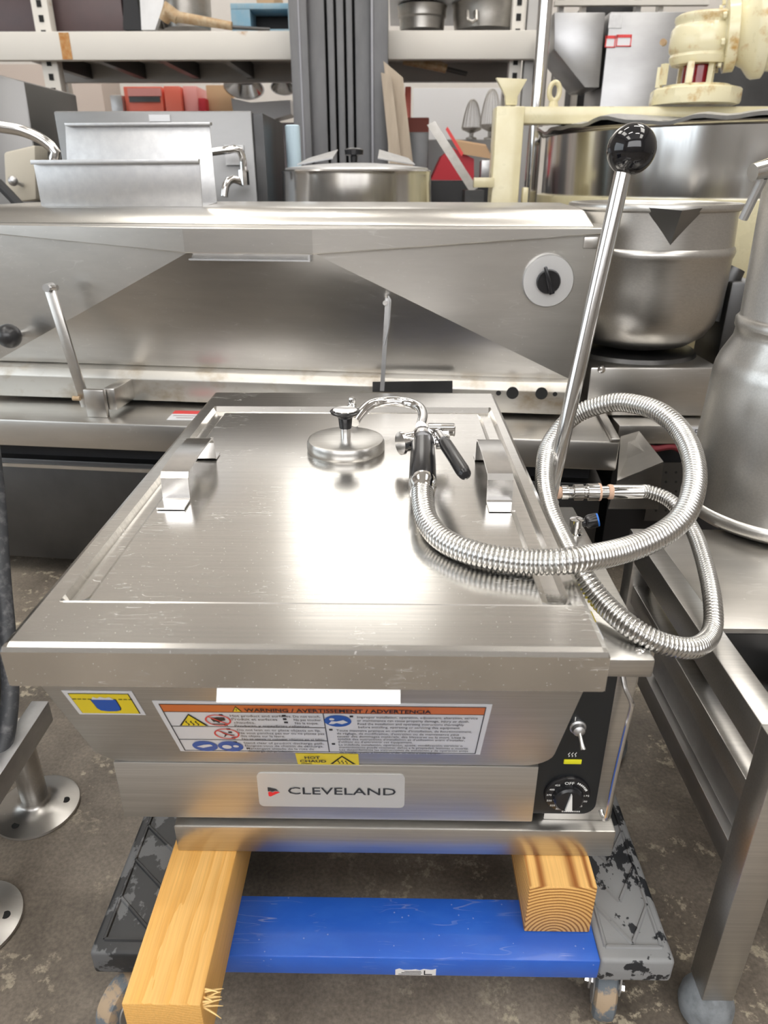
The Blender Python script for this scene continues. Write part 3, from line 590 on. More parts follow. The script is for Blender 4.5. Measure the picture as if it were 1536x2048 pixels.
def caster(sx, sy, cx, cy, tread):
    """swivel at (sx, sy), wheel centre at (cx, cy): the wheel rolls along the line between them"""
    fw = (V((cx, cy, 0))-V((sx, sy, 0))).normalized(); axx = V((-fw.y, fw.x, 0)); o = V((cx, cy, .0475))
    f = MB(); f.lathe((sx, sy, .0983), [(.028, 0), (.028, .006)], 20); f.lathe((sx, sy, .0900), [(.022, 0), (.024, .008)], 20)
    for s in (-1, 1):
        p = o+axx*s*.019; t = V((sx, sy, .098))+axx*s*.019
        f.prism([p+fw*.010-V((0, 0, .008)), p+fw*.012+V((0, 0, .006)), t+fw*.024, t-fw*.020, p-fw*.010-V((0, 0, .008))], axx*s*.003)
    fo = f.build('caster_fork', 'galv', dl, bevel=.0008)
    wl_ = MB().lathe(o-axx*.015, [(.040, 0), (.0455, .003), (.0475, .010), (.0475, .020), (.0455, .027), (.040, .030)], 36, axx).build('caster_wheel', tread, dl)
    MB().lathe(o-axx*.0165, [(.028, 0), (.030, .002), (.030, .031), (.028, .033)], 28, axx).build('wheel_hub', 'galv', wl_)
    MB().lathe(o-axx*.027, [(.0065, 0), (.0065, .054)], 6, axx).build('axle_bolt', 'chrome', fo)
caster(-.340, .642, -.364, .600, 'wheel'); caster(.312, .665, .303, .632, 'wheel'); caster(-.33, 1.30, -.35, 1.33, 'wheel'); caster(.31, 1.30, .33, 1.33, 'wheel')
# ------------------------------------------------------------------ large tilting skillet behind
SO = V((.547, 1.637, 0)); SU = V((-1.596, .16, 0)).normalized(); SN = V((.16, 1.596, 0)).normalized()
def SK(u, v, z): return SO+SU*u+SN*v+V((0, 0, z))
def PS(x, y, v): return PP(x, y, SO+SN*v, SN)
def sbox(mb, u0, u1, v0, v1, z0, z1):
    return mb.loft([[SK(u0, v0, z), SK(u1, v0, z), SK(u1, v1, z), SK(u0, v1, z)] for z in (z0, z1)])
sk_ = thing('tilting_skillet', 'wide old stainless tilting skillet with pouring spout behind the braising pan', 'skillet', SK(.9, .4, 0))
b = MB(); sbox(b, 0, 1.95, 0, .80, .425, .500); b.build('counter_top', 'oldsteel', sk_, bevel=.005)
b = MB(); sbox(b, 0, .022, 0, .8, .500, .509); b.build('counter_rim', 'oldsteel', sk_, bevel=.002)
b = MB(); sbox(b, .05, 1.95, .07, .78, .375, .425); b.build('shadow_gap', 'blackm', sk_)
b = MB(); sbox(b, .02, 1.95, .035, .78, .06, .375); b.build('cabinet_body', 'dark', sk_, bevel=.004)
for u in (.1, 1.85):
    for v in (.12, .7): MB().lathe(SK(u, v, 0), [(.045, 0), (.045, .004), (.02, .008), (.02, .07)], 20).build('foot', 'galv', sk_)
b = MB(); sbox(b, .02, 1.95, .028, .036, .352, .362); b.build('cabinet_trim', 'oldsteel', sk_)
# trough under the pan
TP = [(.170, .512), (.165, .575), (.178, .596), (.205, .604), (.62, .604), (.62, .512)]
b = MB(); b.loft([[SK(u, v, z) for v, z in TP] for u in (.098, 1.80)]); tr = b.build('drip_trough', 'stained', sk_, bevel=.003)
for x, y, r in ((1025, 786, 12), (1083, 787, 12), (997, 786, 5), (1110, 788, 4.5)):
    p = PS(x, y, .1655); MB().lathe(p, [(r*mpp(p.y, p.z), -.004), (r*mpp(p.y, p.z), .0015)], 24, -SN).build('port_hole', 'slot', tr)
b = MB(); p0 = PS(745, 784, .163); p1 = PS(905, 762, .163)
b.loft([[p0, PS(905, 786, .163), PS(905, 786, .163)+SN*.004, p0+SN*.004], [PS(745, 764, .163), p1, p1+SN*.004, PS(745, 764, .163)+SN*.004]]); b.build('burner_shield', 'dark', sk_)
# pan with wedge spout
AR = SK(.072, .2, .958); ARb = SK(.072, .72, .958); AL = SK(1.775, .2, .958); ALb = SK(1.775, .72, .958)
SR = SK(.757, .104, .914); SL = SK(1.075, .104, .914); SRt = SK(.757, .104, .955); SLt = SK(1.075, .104, .955)
BR = SK(.105, .2, .598); BL = SK(1.715, .2, .605); BRb = SK(.105, .70, .600); BLb = SK(1.715, .70, .600)
ARl = SK(.085, .2, .64); b = MB()
b.add([AR, SRt, SLt, AL, ALb, ARb, SR, SL, BR, BL, BLb, BRb], [(0, 1, 2, 3, 4, 5), (1, 2, 7, 6), (0, 6, 1), (0, 8, 6), (3, 2, 7), (3, 7, 9), (6, 7, 9, 8), (8, 9, 10, 11), (4, 5, 11, 10), (0, 5, 11, 8), (3, 4, 10, 9)])
b.build('pan_shell', 'oldsteel', sk_, bevel=.003, seg=1, angle=3)
b = MB(); t = PS(1172, 470, .196); sbox(b, .078, .112, .190, .20, .925, .952); b.build('corner_tab', 'oldsteel', sk_, bevel=.002)
# lid
b = MB(); pl_ = [(.050, .185), (.757, .085), (1.075, .085), (1.795, .185), (1.795, .75), (.050, .75)]
zb = [.960, .914, .914, .960, .960, .960]
b.loft([[SK(u, v, z) for (u, v), z in zip(pl_, zb)], [SK(u, v, .972) for u, v in pl_]]); b.build('lid_rim', 'oldsteel', sk_, bevel=.002, seg=1, angle=3)
b = MB(); b.loft([[SK(u, v, z) for u, v in ((u0, v0), (u1, v0), (u1, .73), (u0, .73))] for u0, u1, v0, z in ((.085, 1.76, .215, .972), (.110, 1.735, .250, 1.008), (.120, 1.725, .262, 1.012))]); b.build('raised_lid', 'oldsteel', sk_, bevel=.004)
b = MB(); sbox(b, .765, 1.068, .088, .13, .897, .901); b.loft([[SK(u, v, z) for v, z in ((.086, .897), (.086, .912), (.089, .912), (.089, .897))] for u in (.765, .77)]); b.build('spout_lip', 'galv', sk_)
# thermostat dial
kc = PS(1094, 559, .2); kr = 50*mpp(kc.y, kc.z)
dl2 = MB().lathe(kc, [(kr, -.01), (kr, .030), (kr*.96, .034), (0, .034)], 44, -SN).build('dial_bezel', mat('cast_aluminium', (.66, .66, .66), .42, .9), sk_)
ko = kc-SN*.0345
kn = MB().lathe(ko, [(kr*.47, 0), (kr*.46, .012), (kr*.42, .016), (0, .016)], 30, -SN).build('knob', 'black', dl2)
b = MB(); d_ = (SU*.35+V((0, 0, 1))).normalized(); s_ = d_.cross(SN); q = ko-SN*.016
b.prism([q-d_*kr*.45-s_*.007, q-d_*kr*.45+s_*.007, q+d_*kr*.62+s_*.004, q+d_*kr*.62-s_*.004], -SN*.014); b.build('knob_grip', 'black', kn, bevel=.002)
# lift links and clamp
p0 = PS(172, 815, .06); p1 = PS(97, 575, .085); dv = (p1-p0).normalized(); sd = SU*.014
b = MB(); b.loft([[p+sd, p-sd, p-sd+SN*.008, p+sd+SN*.008] for p in (p0, p1)]); st_ = b.build('support_arm', 'oldsteel', sk_, bevel=.0015)
MB().lathe(p1-SN*.012+V((0, 0, .0)), [(.010, 0), (.010, .03)], 16, SN).build('pivot_pin', 'galv', st_)
MB().lathe(p1-SU*.002, [(.007, 0), (.007, .022)], 12, -SU).build('arm_bolt', 'chrome', st_)
MB().lathe(PS(160, 797, .055), [(.006, 0), (.006, .02)], 12, SU).build('hinge_bolt', 'rust', st_)
b = MB(); a = PS(176, 832, .045); c_ = PS(205, 772, .045); uu = (a-SO).dot(SU), (c_-SO).dot(SU); sbox(b, uu[1], uu[0], .042, .058, .5003, .575); b.build('clamp_plate', 'oldsteel', sk_, bevel=.002)
b = MB(); u2 = (PS(206, 800, .06)-SO).dot(SU); sbox(b, u2-.036, u2-.003, .060, .170, .517, .575); b.build('clamp_block', 'oldsteel', sk_, bevel=.003)
p0 = PS(764, 782, .12); p1 = PS(775, 596, .12); b = MB(); sd = SU*.0055
b.loft([[p+sd, p-sd, p-sd+SN*.006, p+sd+SN*.006] for p in (p0, p1)]); ln_ = b.build('lift_link', 'galv', sk_)
b = MB(); b.tube([PS(776, 592, .122), PS(781, 600, .122), PS(778, 650, .122), PS(775, 665, .122), PS(769, 690, .122)], .0028, 8); b.build('link_wire', 'galv', ln_)
MB().lathe(PS(770, 606, .112), [(.006, 0), (.006, .02)], 10, SN).build('link_bolt', 'chrome', ln_)
pb = PS(18, 672, .11); MB().sphere(pb, 24*mpp(pb.y, pb.z)).build('ball_knob', mat('dark_grey_knob', (.03, .03, .032), .3), sk_)
MB().tube([pb, PS(45, 668, .2)], .008, 10).build('knob_stem', 'galv', sk_)
# sticker on the counter
q = [PZ(333, 840, .5006), PZ(398, 841, .5006), PZ(405, 823, .5006), PZ(350, 822, .5006)]
stq = MB().prism(q, (0, 0, .0008)).build('price_sticker', 'white', sk_)
b = MB(); q2 = [q[3].lerp(q[0], .0), q[3].lerp(q[0], .34), q[2].lerp(q[1], .34), q[2]]; b.prism([p+V((0, 0, .001)) for p in q2], (0, 0, .0004)); b.build('red_header', 'redl', stq)
b = MB()
for k, (a, c) in enumerate(((.1, .9), (.25, .8))):
    e0 = q[3].lerp(q[0], .52+k*.22); e1 = q[2].lerp(q[1], .52+k*.22); b.prism([e0.lerp(e1, a)+V((0, 0, .001)), e0.lerp(e1, c)+V((0, 0, .001)), e0.lerp(e1, c)+V((0, -.006, .001)), e0.lerp(e1, a)+V((0, -.006, .001))], (0, 0, .0003))
b.build('faded_print', mat('faded_ink', (.35, .30, .30), .6), stq)
# end bracket right of the counter
g = [V((.594, 1.78, .463)), V((.640, 1.78, .478)), V((.645, 1.6, .462)), V((.541, 1.6, .412))]
MB().loft([[g[3], g[2], g[1], g[0]], [V((p.x, p.y, p.z+.003)) for p in (g[3], g[2], g[1], g[0])]]).build('end_bracket', 'oldsteel', sk_)
MB().prism([V((.541, 1.599, .411)), V((.645, 1.599, .461)), V((.652, 1.599, .340)), V((.53, 1.599, .340))], (0, .004, 0)).build('bracket_face', 'oldsteel', sk_)
# folded sheet resting on the lid
ch = thing('folded_sheet_channel', 'galvanised U-shaped sheet channel resting on the skillet lid', 'sheet metal', SK(1.3, .4, 1.012))
def slab(name, pts, v, tv, m, par, bev=.001):
    P_ = [PS(x, y, vv_) for (x, y), vv_ in zip(pts, v if isinstance(v, (list, tuple)) else [v]*len(pts))]
    return MB().prism(P_, tv).build(name, m, par, bevel=bev)
slab('front_panel', [(66, 324), (399, 321), (405, 416), (84, 419)], [.265, .265, .275, .275], SN*.003, 'galv', ch)
slab('back_panel', [(130, 250), (419, 248), (434, 407), (138, 409)], [.56, .56, .53, .53], SN*.003, 'galv', ch)
b = MB(); b.prism([PS(84, 419, .275), PS(405, 416, .275), PS(434, 407, .53), PS(138, 409, .53)], (0, 0, .003)); b.build('bottom_panel', 'galv', ch)
slab('top_fold', [(65, 320), (400, 318), (400, 326), (66, 329)], .262, -SN*.012, 'galv', ch)
slab('back_fold', [(128, 246), (420, 244), (420, 250), (130, 252)], .545, SN*.02, 'galv', ch)

# ------------------------------------------------------------------ stainless stand on the right
tbl = thing('steel_equipment_stand', 'stainless square-tube stand carrying the tall neck vessel at the right edge', 'stand', (.8, 1.02, 0))
MB().box(.425, .468, .600, .643, .062, .5095).build('leg', 'steel', tbl, bevel=.002)
MB().box(1.16, 1.20, .600, .643, .062, .5095).build('leg', 'steel', tbl, bevel=.002)
MB().box(.425, .468, 1.108, 1.15, .062, .5095).build('leg', 'steel', tbl, bevel=.002)
MB().box(1.16, 1.20, 1.108, 1.15, .062, .5095).build('leg', 'steel', tbl, bevel=.002)
for x, y in ((.4465, .6215), (1.18, .6215), (.4465, 1.129), (1.18, 1.129)):
    MB().lathe((x, y, 0), [(.026, 0), (.034, .006), (.037, .02), (.036, .034), (.031, .046), (.027, .055), (.022, .063)], 28).build('rubber_boot', 'greyr', tbl, bevel=0)
MB().box(.4255, .4600, .6435, 1.1075, .462, .510).build('top_rail', 'steel', tbl, bevel=.002)
MB().box(.4690, 1.159, .6005, .635, .462, .510).build('top_rail', 'steel', tbl, bevel=.002)
MB().box(.432, .462, .6435, 1.1075, .378, .415).build('lower_rail', 'steel', tbl, bevel=.002)
MB().box(.4605, 1.2, .838, 1.15, .500, .5085).build('top_sheet', 'oldsteel', tbl, bevel=.001)
MB().box(.462, 1.2, .838, .843, .42, .4995).build('apron', 'dark', tbl)
z1 = PY(1500, 1742, .66).z; z0 = PY(1500, 1786, .66).z
MB().box(.4685, 1.2, .655, 1.10, z0, z1).build('lower_shelf', 'steel2', tbl, bevel=.002)
bx0 = PY(1503, 1600, .70).x
eb = thing('steel_drawer_box', 'low stainless box on the lower shelf of the right stand', 'box', (.8, .9, z1))
MB().box(bx0, 1.12, .70, 1.08, z1+.004, PY(1520, 1512, .70).z).build('body', 'galv', eb, bevel=.008, seg=3)
MB().box(bx0+.008, 1.11, .694, .6995, z1+.012, PY(1520, 1520, .70).z).build('front_panel', 'steel2', eb, bevel=.003)
MB().box(bx0+.01, 1.11, .71, 1.07, z1+.0002, z1+.0042).build('foot', 'rubber', eb)
bw = thing('steel_basin', 'dark stainless basin hanging in the front bay of the right stand', 'basin', (.66, .74, .38))
MB().lathe((.60, .742, .385), [(.01, 0), (.05, .004), (.085, .03), (.094, .075), (.0955, .075), (.087, .028), (.05, .0), (.01, -.004)], 40).build('bowl', 'steel2', bw)
MB().box(.4625, .74, .644, .837, .378, .3805).build('hanging_tray', 'dark', bw)
# tall vessel
vs_t = thing('necked_steel_vessel', 'tall brushed stainless vessel with narrow neck on the right stand', 'vessel', (.722, 1.225, .509))
vc = (.722, 1.225, .5095)
MB().lathe(vc, [(.150, 0), (.163, .004), (.170, .012), (.1725, .020), (.170, .029), (.1655, .032), (.1645, .06), (.158, .262), (.156, .275), (.152, .288), (.136, .320), (.1345, .334), (.1375, .340), (.1375, .352), (.134, .356), (.132, .36), (.1375, .555), (.139, .575), (.120, .580), (0, .580)], 72).build('vessel_wall', 'steel', vs_t, angle=50)
MB().lathe((.76, 1.262, 0), [(.13, 0), (.13, .02), (.10, .03), (.10, .5092)], 32).build('pedestal', 'dark', vs_t)
hc = PY(1512, 345, 1.17)
b = MB(); b.tube([hc+V((-.005, 0, .0)), hc+V((.03, .01, .008)), hc+V((.07, .05, .004))], [.012, .015, .014], 14); b.build('top_clip', 'chrome', vs_t)
b = MB(); b.tube([PY(1486, 438, 1.20), PY(1526, 356, 1.18)], .007, 10); b.build('latch_rod', 'galv', vs_t)

# ------------------------------------------------------------------ small tilting kettle with spout
KY = 2.14
def plathe(cx, Y, prof, n=56, axis=None):
    """lathe from a silhouette: (half width px, y px) at depth Y, around the vertical through cx"""
    c_ = PY(cx, 360, Y); out = []
    for hw, y in prof:
        z = PY(cx, y, Y).z; out.append((hw*mpp(Y, z), z))
    return MB().lathe((c_.x, Y, 0), out, n), c_.x
kt = thing('tilting_kettle', 'small stainless tilting kettle with V-shaped pouring spout right of the skillet', 'kettle', (PY(1315, 400, KY).x, KY, .62))
mb_, kx = plathe(1315, KY, [(0, 690), (60, 688), (100, 678), (126, 660), (142, 635), (151, 600), (155, 560), (157, 512), (160, 505), (162, 497), (160, 490), (157, 487), (157, 480), (157, 430), (158, 420), (164, 417), (166, 411), (164, 405), (160, 404), (156, 410), (152, 430), (150, 520), (0, 600)], 72)
mb_.build('bowl', 'steel', kt, angle=40)
kr_ = 157*mpp(KY, 1.0); zt = PY(1315, 409, KY).z
def onrim(a, z, r=kr_): return V((kx+r*math.sin(a), KY-r*math.cos(a), z))
fr = KY-kr_
def ang(px_): return math.asin(max(-1, min(1, (PY(px_, 409, fr+.02).x-kx)/kr_)))
tl = onrim(ang(1288), zt, kr_*1.005); trr = onrim(ang(1410), zt, kr_*1.005); apx = PY(1340, 492, fr-.001); lip = PY(1364, 421, fr-.085)
b = MB(); inn = V((kx, KY-kr_*.8, zt-.02))
b.add([tl, lip, apx, trr, inn], [(0, 1, 2), (1, 3, 2), (0, 4, 1), (1, 4, 3), (0, 2, 4), (3, 4, 2)]); b.build('spout', mat('spout_steel', (.30, .30, .30), .4, 1), kt)
st2 = thing('kettle_stand', 'stainless console stand beneath the small tilting kettle', 'stand', (kx, 2.1, 0))
def pbox(mb, x0, y0, x1, y1, Y, dep, back=None):
    """box whose front face fills that pixel rectangle at depth Y"""
    a_ = PY((x0+x1)/2, y0, Y); c_ = PY((x0+x1)/2, y1, Y); l_ = PY(x0, (y0+y1)/2, Y); r_ = PY(x1, (y0+y1)/2, Y)
    return mb.box(l_.x, r_.x, Y, Y+dep, c_.z, a_.z)
mb_, _ = plathe(1312, KY, [(95, 722), (118, 712), (122, 702), (118, 694), (100, 689), (60, 691)], 40); mb_.build('yoke_ring', 'dark', st2)
b = MB(); pbox(b, 1176, 735, 1432, 832, 1.93, .48); cb = b.build('console', 'oldsteel', st2, bevel=.006)
MB().lathe(PY(1203, 739, 1.929), [(.011, 0), (.009, .006), (0, .009)], 16, (0,-1,0)).build('bolt', 'chrome', cb)
b = MB(); pbox(b, 1185, 833, 1440, 853, 2.00, .40); b.build('recess', 'blackm', st2)
b = MB(); pbox(b, 1236, 851, 1450, 888, 1.86, .5); lg = b.build('front_ledge', 'oldsteel', st2, bevel=.003)
b = MB(); pbox(b, 1366, 854, 1414, 875, 1.857, .002); lt_ = b.build('ledge_label', 'white', lg)
b = MB(); q = PY(1376, 871, 1.8565); text(b, 'KET', q, EX, EZ, .019, .040, .01, lift=.001); b.build('lettering', mat('grey_ink', (.10, .10, .11), .5), lt_)
zl_ = PY(1340, 888, 1.90).z
b = MB(); b.box(PY(1236, 900, 1.9).x, PY(1500, 900, 1.9).x, 1.92, 2.36, .05, zl_-.002); b.build('lower_cabinet', 'blackm', st2)
b = MB(); pbox(b, 1298, 925, 1400, 1042, 1.885, .006); pp_ = b.build('perforated_panel', 'dark', st2)
for r_ in range(5):
    for c_ in range(4):
        q = PY(1312+c_*20, 945+r_*19, 1.8845); MB().lathe(q, [(.0035, -.0008), (.0035, .0006)], 10, (0,-1,0)).build('perforation', 'slot', pp_)
for x, y in ((PY(1250, 900, 1.95).x, 1.96), (PY(1480, 900, 1.95).x, 1.96), (PY(1250, 900, 1.95).x, 2.3), (PY(1480, 900, 1.95).x, 2.3)): MB().lathe((x, y, 0), [(.03, 0), (.03, .004), (.018, .008), (.018, .05)], 14).build('foot', 'galv', st2)
b = MB(); b.tube([PY(1430, 640, 2.12), PY(1455, 560, 2.12), PY(1470, 535, 2.12)], [.03, .035, .03], 14); b.build('trunnion_arm', 'dark', st2)
b = MB(); b.box(PY(1425, 700, 2.1).x, PY(1480, 700, 2.1).x, 2.06, 2.24, PY(1450, 735, 2.1).z, PY(1450, 560, 2.1).z); b.build('trunnion_box', 'dark', st2, bevel=.008)
b = MB(); pts, _ = crom([(PY(1285, 891, 1.87), 1), (PY(1310, 897, 1.868), 1), (PY(1345, 893, 1.868), 1), (PY(1368, 905, 1.868), 1)], .01); b.tube(pts, .009, 10)
b.build('power_cable', 'maroon', props=one('dark red cable sagging below the ledge of the kettle stand', 'cable'))

# ------------------------------------------------------------------ cream mixing kettle with gear motor
CY = 3.55; ccx = 1.56; crr = .90
ck = thing('mixing_kettle', 'large cream enamelled mixing kettle with polished steel bowl at the right', 'mixing kettle', (ccx, CY, 0))
MB().lathe((ccx, CY, 0), [(.40, .30), (.62, .40), (.80, .62), (.885, .86), (.905, .98), (.905, 1.010), (.885, 1.013)], 96).build('jacket', 'cream', ck)
for a in (.6, 2.2, 3.8, 5.4): MB().lathe((ccx+.42*math.cos(a), CY+.42*math.sin(a), 0), [(.06, 0), (.06, .01), (.04, .02), (.04, .40)], 16).build('leg', 'cream', ck)
MB().lathe((ccx, CY, 0), [(.870, 1.0), (.872, 1.03), (.880, 1.245), (.897, 1.252), (.903, 1.260), (.895, 1.266), (.872, 1.26), (.86, 1.05), (.3, .8)], 120).build('bowl', 'polish', ck)
rg = []
for k in range(160):
    a = 2*math.pi*k/160; wv_ = .008*math.sin(9*a)+.006*math.sin(17*a+1)+.004*math.sin(31*a); rg.append((a, wv_))
b = MB(); b.loft([[V((ccx+(r+w_*.6)*math.cos(a), CY+(r+w_*.6)*math.sin(a), z+w_)) for a, w_ in rg] for r, z in ((.88, 1.272), (.918, 1.262), (.922, 1.274), (.86, 1.284), (.10, 1.288))], True, True); b.build('crumpled_cover', 'galv', ck)
BYc = 3.30
# bridge beam, post, gear motor
pc = thing('mixer_bridge', 'cream steel bridge beam and post beside the mixing kettle', 'mixer frame', (PY(1015, 400, BYc).x, BYc, 0))
zpt = PY(1015, 212, BYc).z
b = MB(); b.box(PY(988, 300, BYc).x, PY(1044, 300, BYc).x, BYc, BYc+.13, 0, zpt); b.build('post', 'cream', pc, bevel=.006)
b = MB(); b.box(PY(1044, 230, BYc).x+.001, 2.6, BYc+.02, BYc+.13, PY(1100, 247, BYc).z, zpt); b.build('bridge_beam', 'cream', pc, bevel=.006)
b = MB(); b.prism([PY(x, y, BYc+.03) for x, y in ((1012, 210), (1034, 210), (1036, 192), (1055, 158), (992, 155), (1010, 190))], (0, .03, 0)); b.build('gusset', 'cream', pc, bevel=.003)
b = MB(); c_ = PY(1109, 183, BYc+.05); R0 = 13*mpp(BYc); b.tube([c_+V((R0*math.cos(a)*.75, 0, R0*1.15*math.sin(a))) for a in [k*2*math.pi/24 for k in range(25)]], R0*.36, 10, False); b.lathe((c_.x, c_.y, zpt), [(R0*.75, 0), (R0*.6, .02)], 14); b.build('eye_bolt', 'cream', pc)
b = MB(); pbox(b, 1046, 375, 1056, 410, BYc-.04, .05); pbox(b, 948, 355, 988, 375, BYc-.01, .04); b.build('post_clip', 'cream', pc, bevel=.002, props=dict(kind='stuff'))
gm = thing('gear_motor', 'rust-streaked cream gear motor standing on the mixer bridge', 'gear motor', (PY(1362, 212, BYc).x, BYc+.07, zpt))
GX = 1362; GY = BYc+.07
def gl_(name, prof, m, n=44):
    mb_, _ = plathe(GX, GY, prof, n); return mb_.build(name, m, gm, bevel=0)
gl_('base_flange', [(84, 211), (86, 205), (86, 182), (82, 178), (40, 177)], 'creamr', 10)
gl_('lower_ring', [(62, 177), (62, 172), (40, 171)], 'creamr')
gl_('coupling', [(30, 172), (30, 132)], 'redglass', 24)
for a in range(6):
    an = math.radians(20+60*a); rr_ = 50*mpp(GY, 1.4); x_ = PY(GX, 200, GY).x
    c_ = V((x_+rr_*math.cos(an), GY+rr_*math.sin(an), 0)); ex = V((-math.sin(an), math.cos(an), 0)); ey = V((math.cos(an), math.sin(an), 0)); hw = .012
    z_a = PY(GX, 172, GY).z; z_b = PY(GX, 130, GY).z
    MB().loft([[c_-ex*hw-ey*.01+V((0, 0, z)), c_+ex*hw-ey*.01+V((0, 0, z)), c_+ex*hw+ey*.01+V((0, 0, z)), c_-ex*hw+ey*.01+V((0, 0, z))] for z in (z_a, z_b)]).build('lantern_post', 'creamr', gm)
gl_('gear_housing', [(54, 131), (58, 124), (60, 116), (58, 110), (62, 104), (64, 92), (63, 60), (58, 52), (58, 46), (60, 42), (60, 34), (54, 29), (40, 27), (0, 25)], 'creamr')
hx = PY(1380, 82, GY); sx_ = mpp(GY, 1.6)
def hl(name, o, prof, m, axd=(1, -.28, .10)):
    return MB().lathe(o, [(r*sx_, h*sx_) for r, h in prof], 40, axd).build(name, m, gm)
hl('side_neck', hx, [(44, 10), (44, 50), (48, 62)], 'creamr')
hl('bolted_flange', hx, [(58, 62), (64, 64), (64, 82), (60, 84)], 'creamr'); fl2 = hl('motor_flange', hx, [(52, 84), (60, 98), (78, 112), (82, 118), (82, 134), (76, 138)], 'creamr')
hl('motor_body', hx, [(70, 138), (72, 150), (72, 290), (60, 300), (0, 302)], 'creamr')
ad = V((1, -.28, .10)).normalized(); ox = ad.orthogonal().normalized(); oy = ad.cross(ox)
for k in range(8):
    a = k*math.pi/4+.3; MB().lathe(hx+ad*58*sx_+(ox*math.cos(a)+oy*math.sin(a))*57*sx_, [(6*sx_, 0), (6*sx_, 6*sx_)], 6, -ad).build('flange_bolt', 'creamr', gm)
MB().lathe(PY(1327, 85, GY-60*sx_), [(6*sx_, -.01), (6*sx_, .012)], 10, (-.6, -1, 0)).build('drain_plug', 'rust', gm)

# ------------------------------------------------------------------ objects further back
# chrome post
cpx = PY(1082, 120, 4.3); MB().lathe((cpx.x, 4.3, 0), [(.06, 0), (.06, .01), (.036, .02), (.036, 2.2)], 24).build('steel_pole', 'chrome', props=one('bright round steel pole rising left of the mixing kettle', 'pole'))
# hood panels
hd_ = thing('steel_hood', 'stainless hood with slanted lower edge and red stickers behind the gear motor', 'hood', (PY(1230, 400, 4.4).x, 4.6, 0))
b = MB(); b.prism([PY(x, y, 4.6) for x, y in ((1109, 24), (1211, 25), (1198, 175), (1170, 175), (1108, 99))], (0, .4, 0)); M['hoodm'] = mat('dull_hood_steel', (.40, .40, .405), .36, 1, noise=((.33, .33, .335), (2, 2, 5), .35, .7)); b.build('wing_panel', 'hoodm', hd_, bevel=.004)
b = MB(); b.box(PY(1212, 100, 4.6).x, PY(1400, 100, 4.6).x, 4.595, 5.0, 0, PY(1300, 24, 4.6).z); b.build('main_panel', 'hoodm', hd_, bevel=.004)
b = MB(); pbox(b, 1401, 100, 1700, 230, 4.62, .4); b.build('dark_panel', 'dark', hd_)
for x0, x1, y0, y1 in ((1211, 1231, 71, 95), (1233, 1263, 69, 93)):
    b = MB(); pbox(b, x0, y0, x1, y1, 4.592, .002); s_ = b.build('sticker', 'white', hd_)
    b = MB(); pbox(b, x0, y0, x1, y0+6, 4.589, .002); pbox(b, x0, y1-2, x1, y1, 4.589, .002); pbox(b, x0, y0, x0+2, y1, 4.589, .002); pbox(b, x1-2, y0, x1, y1, 4.589, .002); b.build('red_frame', 'redl', s_)
b = MB(); pbox(b, 1218, 28, 1245, 56, 4.591, .002); b.build('data_plate', 'galv', hd_)
# steel cabinet with draw-off valve
cbn = thing('grey_steel_cabinet', 'tall grey steel cabinet with pipe valve behind the folded channel', 'cabinet', (PY(330, 300, 3.0).x, 3.3, 0))
b = MB(); b.box(PY(120, 300, 3.0).x, PY(508, 300, 3.0).x, 3.0, 3.55, .0, PY(300, 222, 3.0).z); b.build('body', mat('grey_cabinet_steel', (.23, .23, .23), .42, .85, noise=((.28, .28, .28), (2, 2, 6), .3, .7)), cbn, bevel=.006)
b = MB(); b.box(PY(508, 300, 3.0).x+.001, PY(528, 300, 3.0).x, 3.02, 3.54, 0, PY(500, 226, 3.0).z); b.build('side_panel', 'dark', cbn)
b = MB(); pbox(b, 298, 229, 340, 243, 2.996, .003); b.build('name_label', 'white', cbn)
b = MB(); pts, _ = crom([(PY(425, 304, 2.86), 1), (PY(455, 300, 2.86), 1), (PY(476, 298, 2.87), 1), (PY(485, 315, 2.88), 1), (PY(487, 345, 2.88), 1), (PY(487, 365, 2.88), 1)], .02); b.tube(pts, .013, 12)
vlv = b.build('draw_off_pipe', 'chrome', cbn)
b = MB(); pts, _ = crom([(PY(487, 365, 2.88), 1), (PY(465, 358, 2.86), 1), (PY(452, 370, 2.84), 1), (PY(448, 395, 2.83), 1)], .02); b.tube(pts, .014, 12); b.build('valve_outlet', 'chrome', vlv)
MB().lathe(PY(487, 352, 2.88)-V((0, 0, .03)), [(.02, 0), (.02, .05)], 8).build('valve_nut', 'chrome', vlv)
b = MB(); pbox(b, 450, 290, 488, 330, 2.985, .01); b.build('valve_plate', 'galv', cbn)
# covered pot
POY = 2.95
pt = thing('covered_kettle', 'round stainless kettle with hinged two-flap lid and black knob behind the skillet', 'kettle', (PY(714, 350, POY).x, POY, 0))
mb_, px0 = plathe(714, POY, [(148, 470), (148, 350), (150, 343), (146, 340), (140, 345), (60, 343), (0, 338)], 64); mb_.build('bowl', 'polish', pt, angle=45)
for k in range(3):
    a = k*2.1+.4; MB().lathe((px0+.22*math.cos(a), POY+.22*math.sin(a), 0), [(.04, 0), (.04, .01), (.025, .02), (.025, .86)], 14).build('leg', 'galv', pt)
rz = PY(714, 343, POY).z; rp = 144*mpp(POY, rz)
MB().lathe((px0, POY, rz), [(rp, .002), (rp*.98, .012), (rp*.5, .026), (0, .030)], 56).build('lid', 'galv', pt)
for s in (-1, 1):
    q = [V((px0+s*rp*.30, POY-.10, rz+.040)), V((px0+s*rp*.80, POY-.06, rz+.020)), V((px0+s*rp*.72, POY+.14, rz+.045)), V((px0+s*rp*.30, POY+.16, rz+.075))]
    MB().prism(q, (0, 0, .004)).build('lid_flap', 'galv', pt)
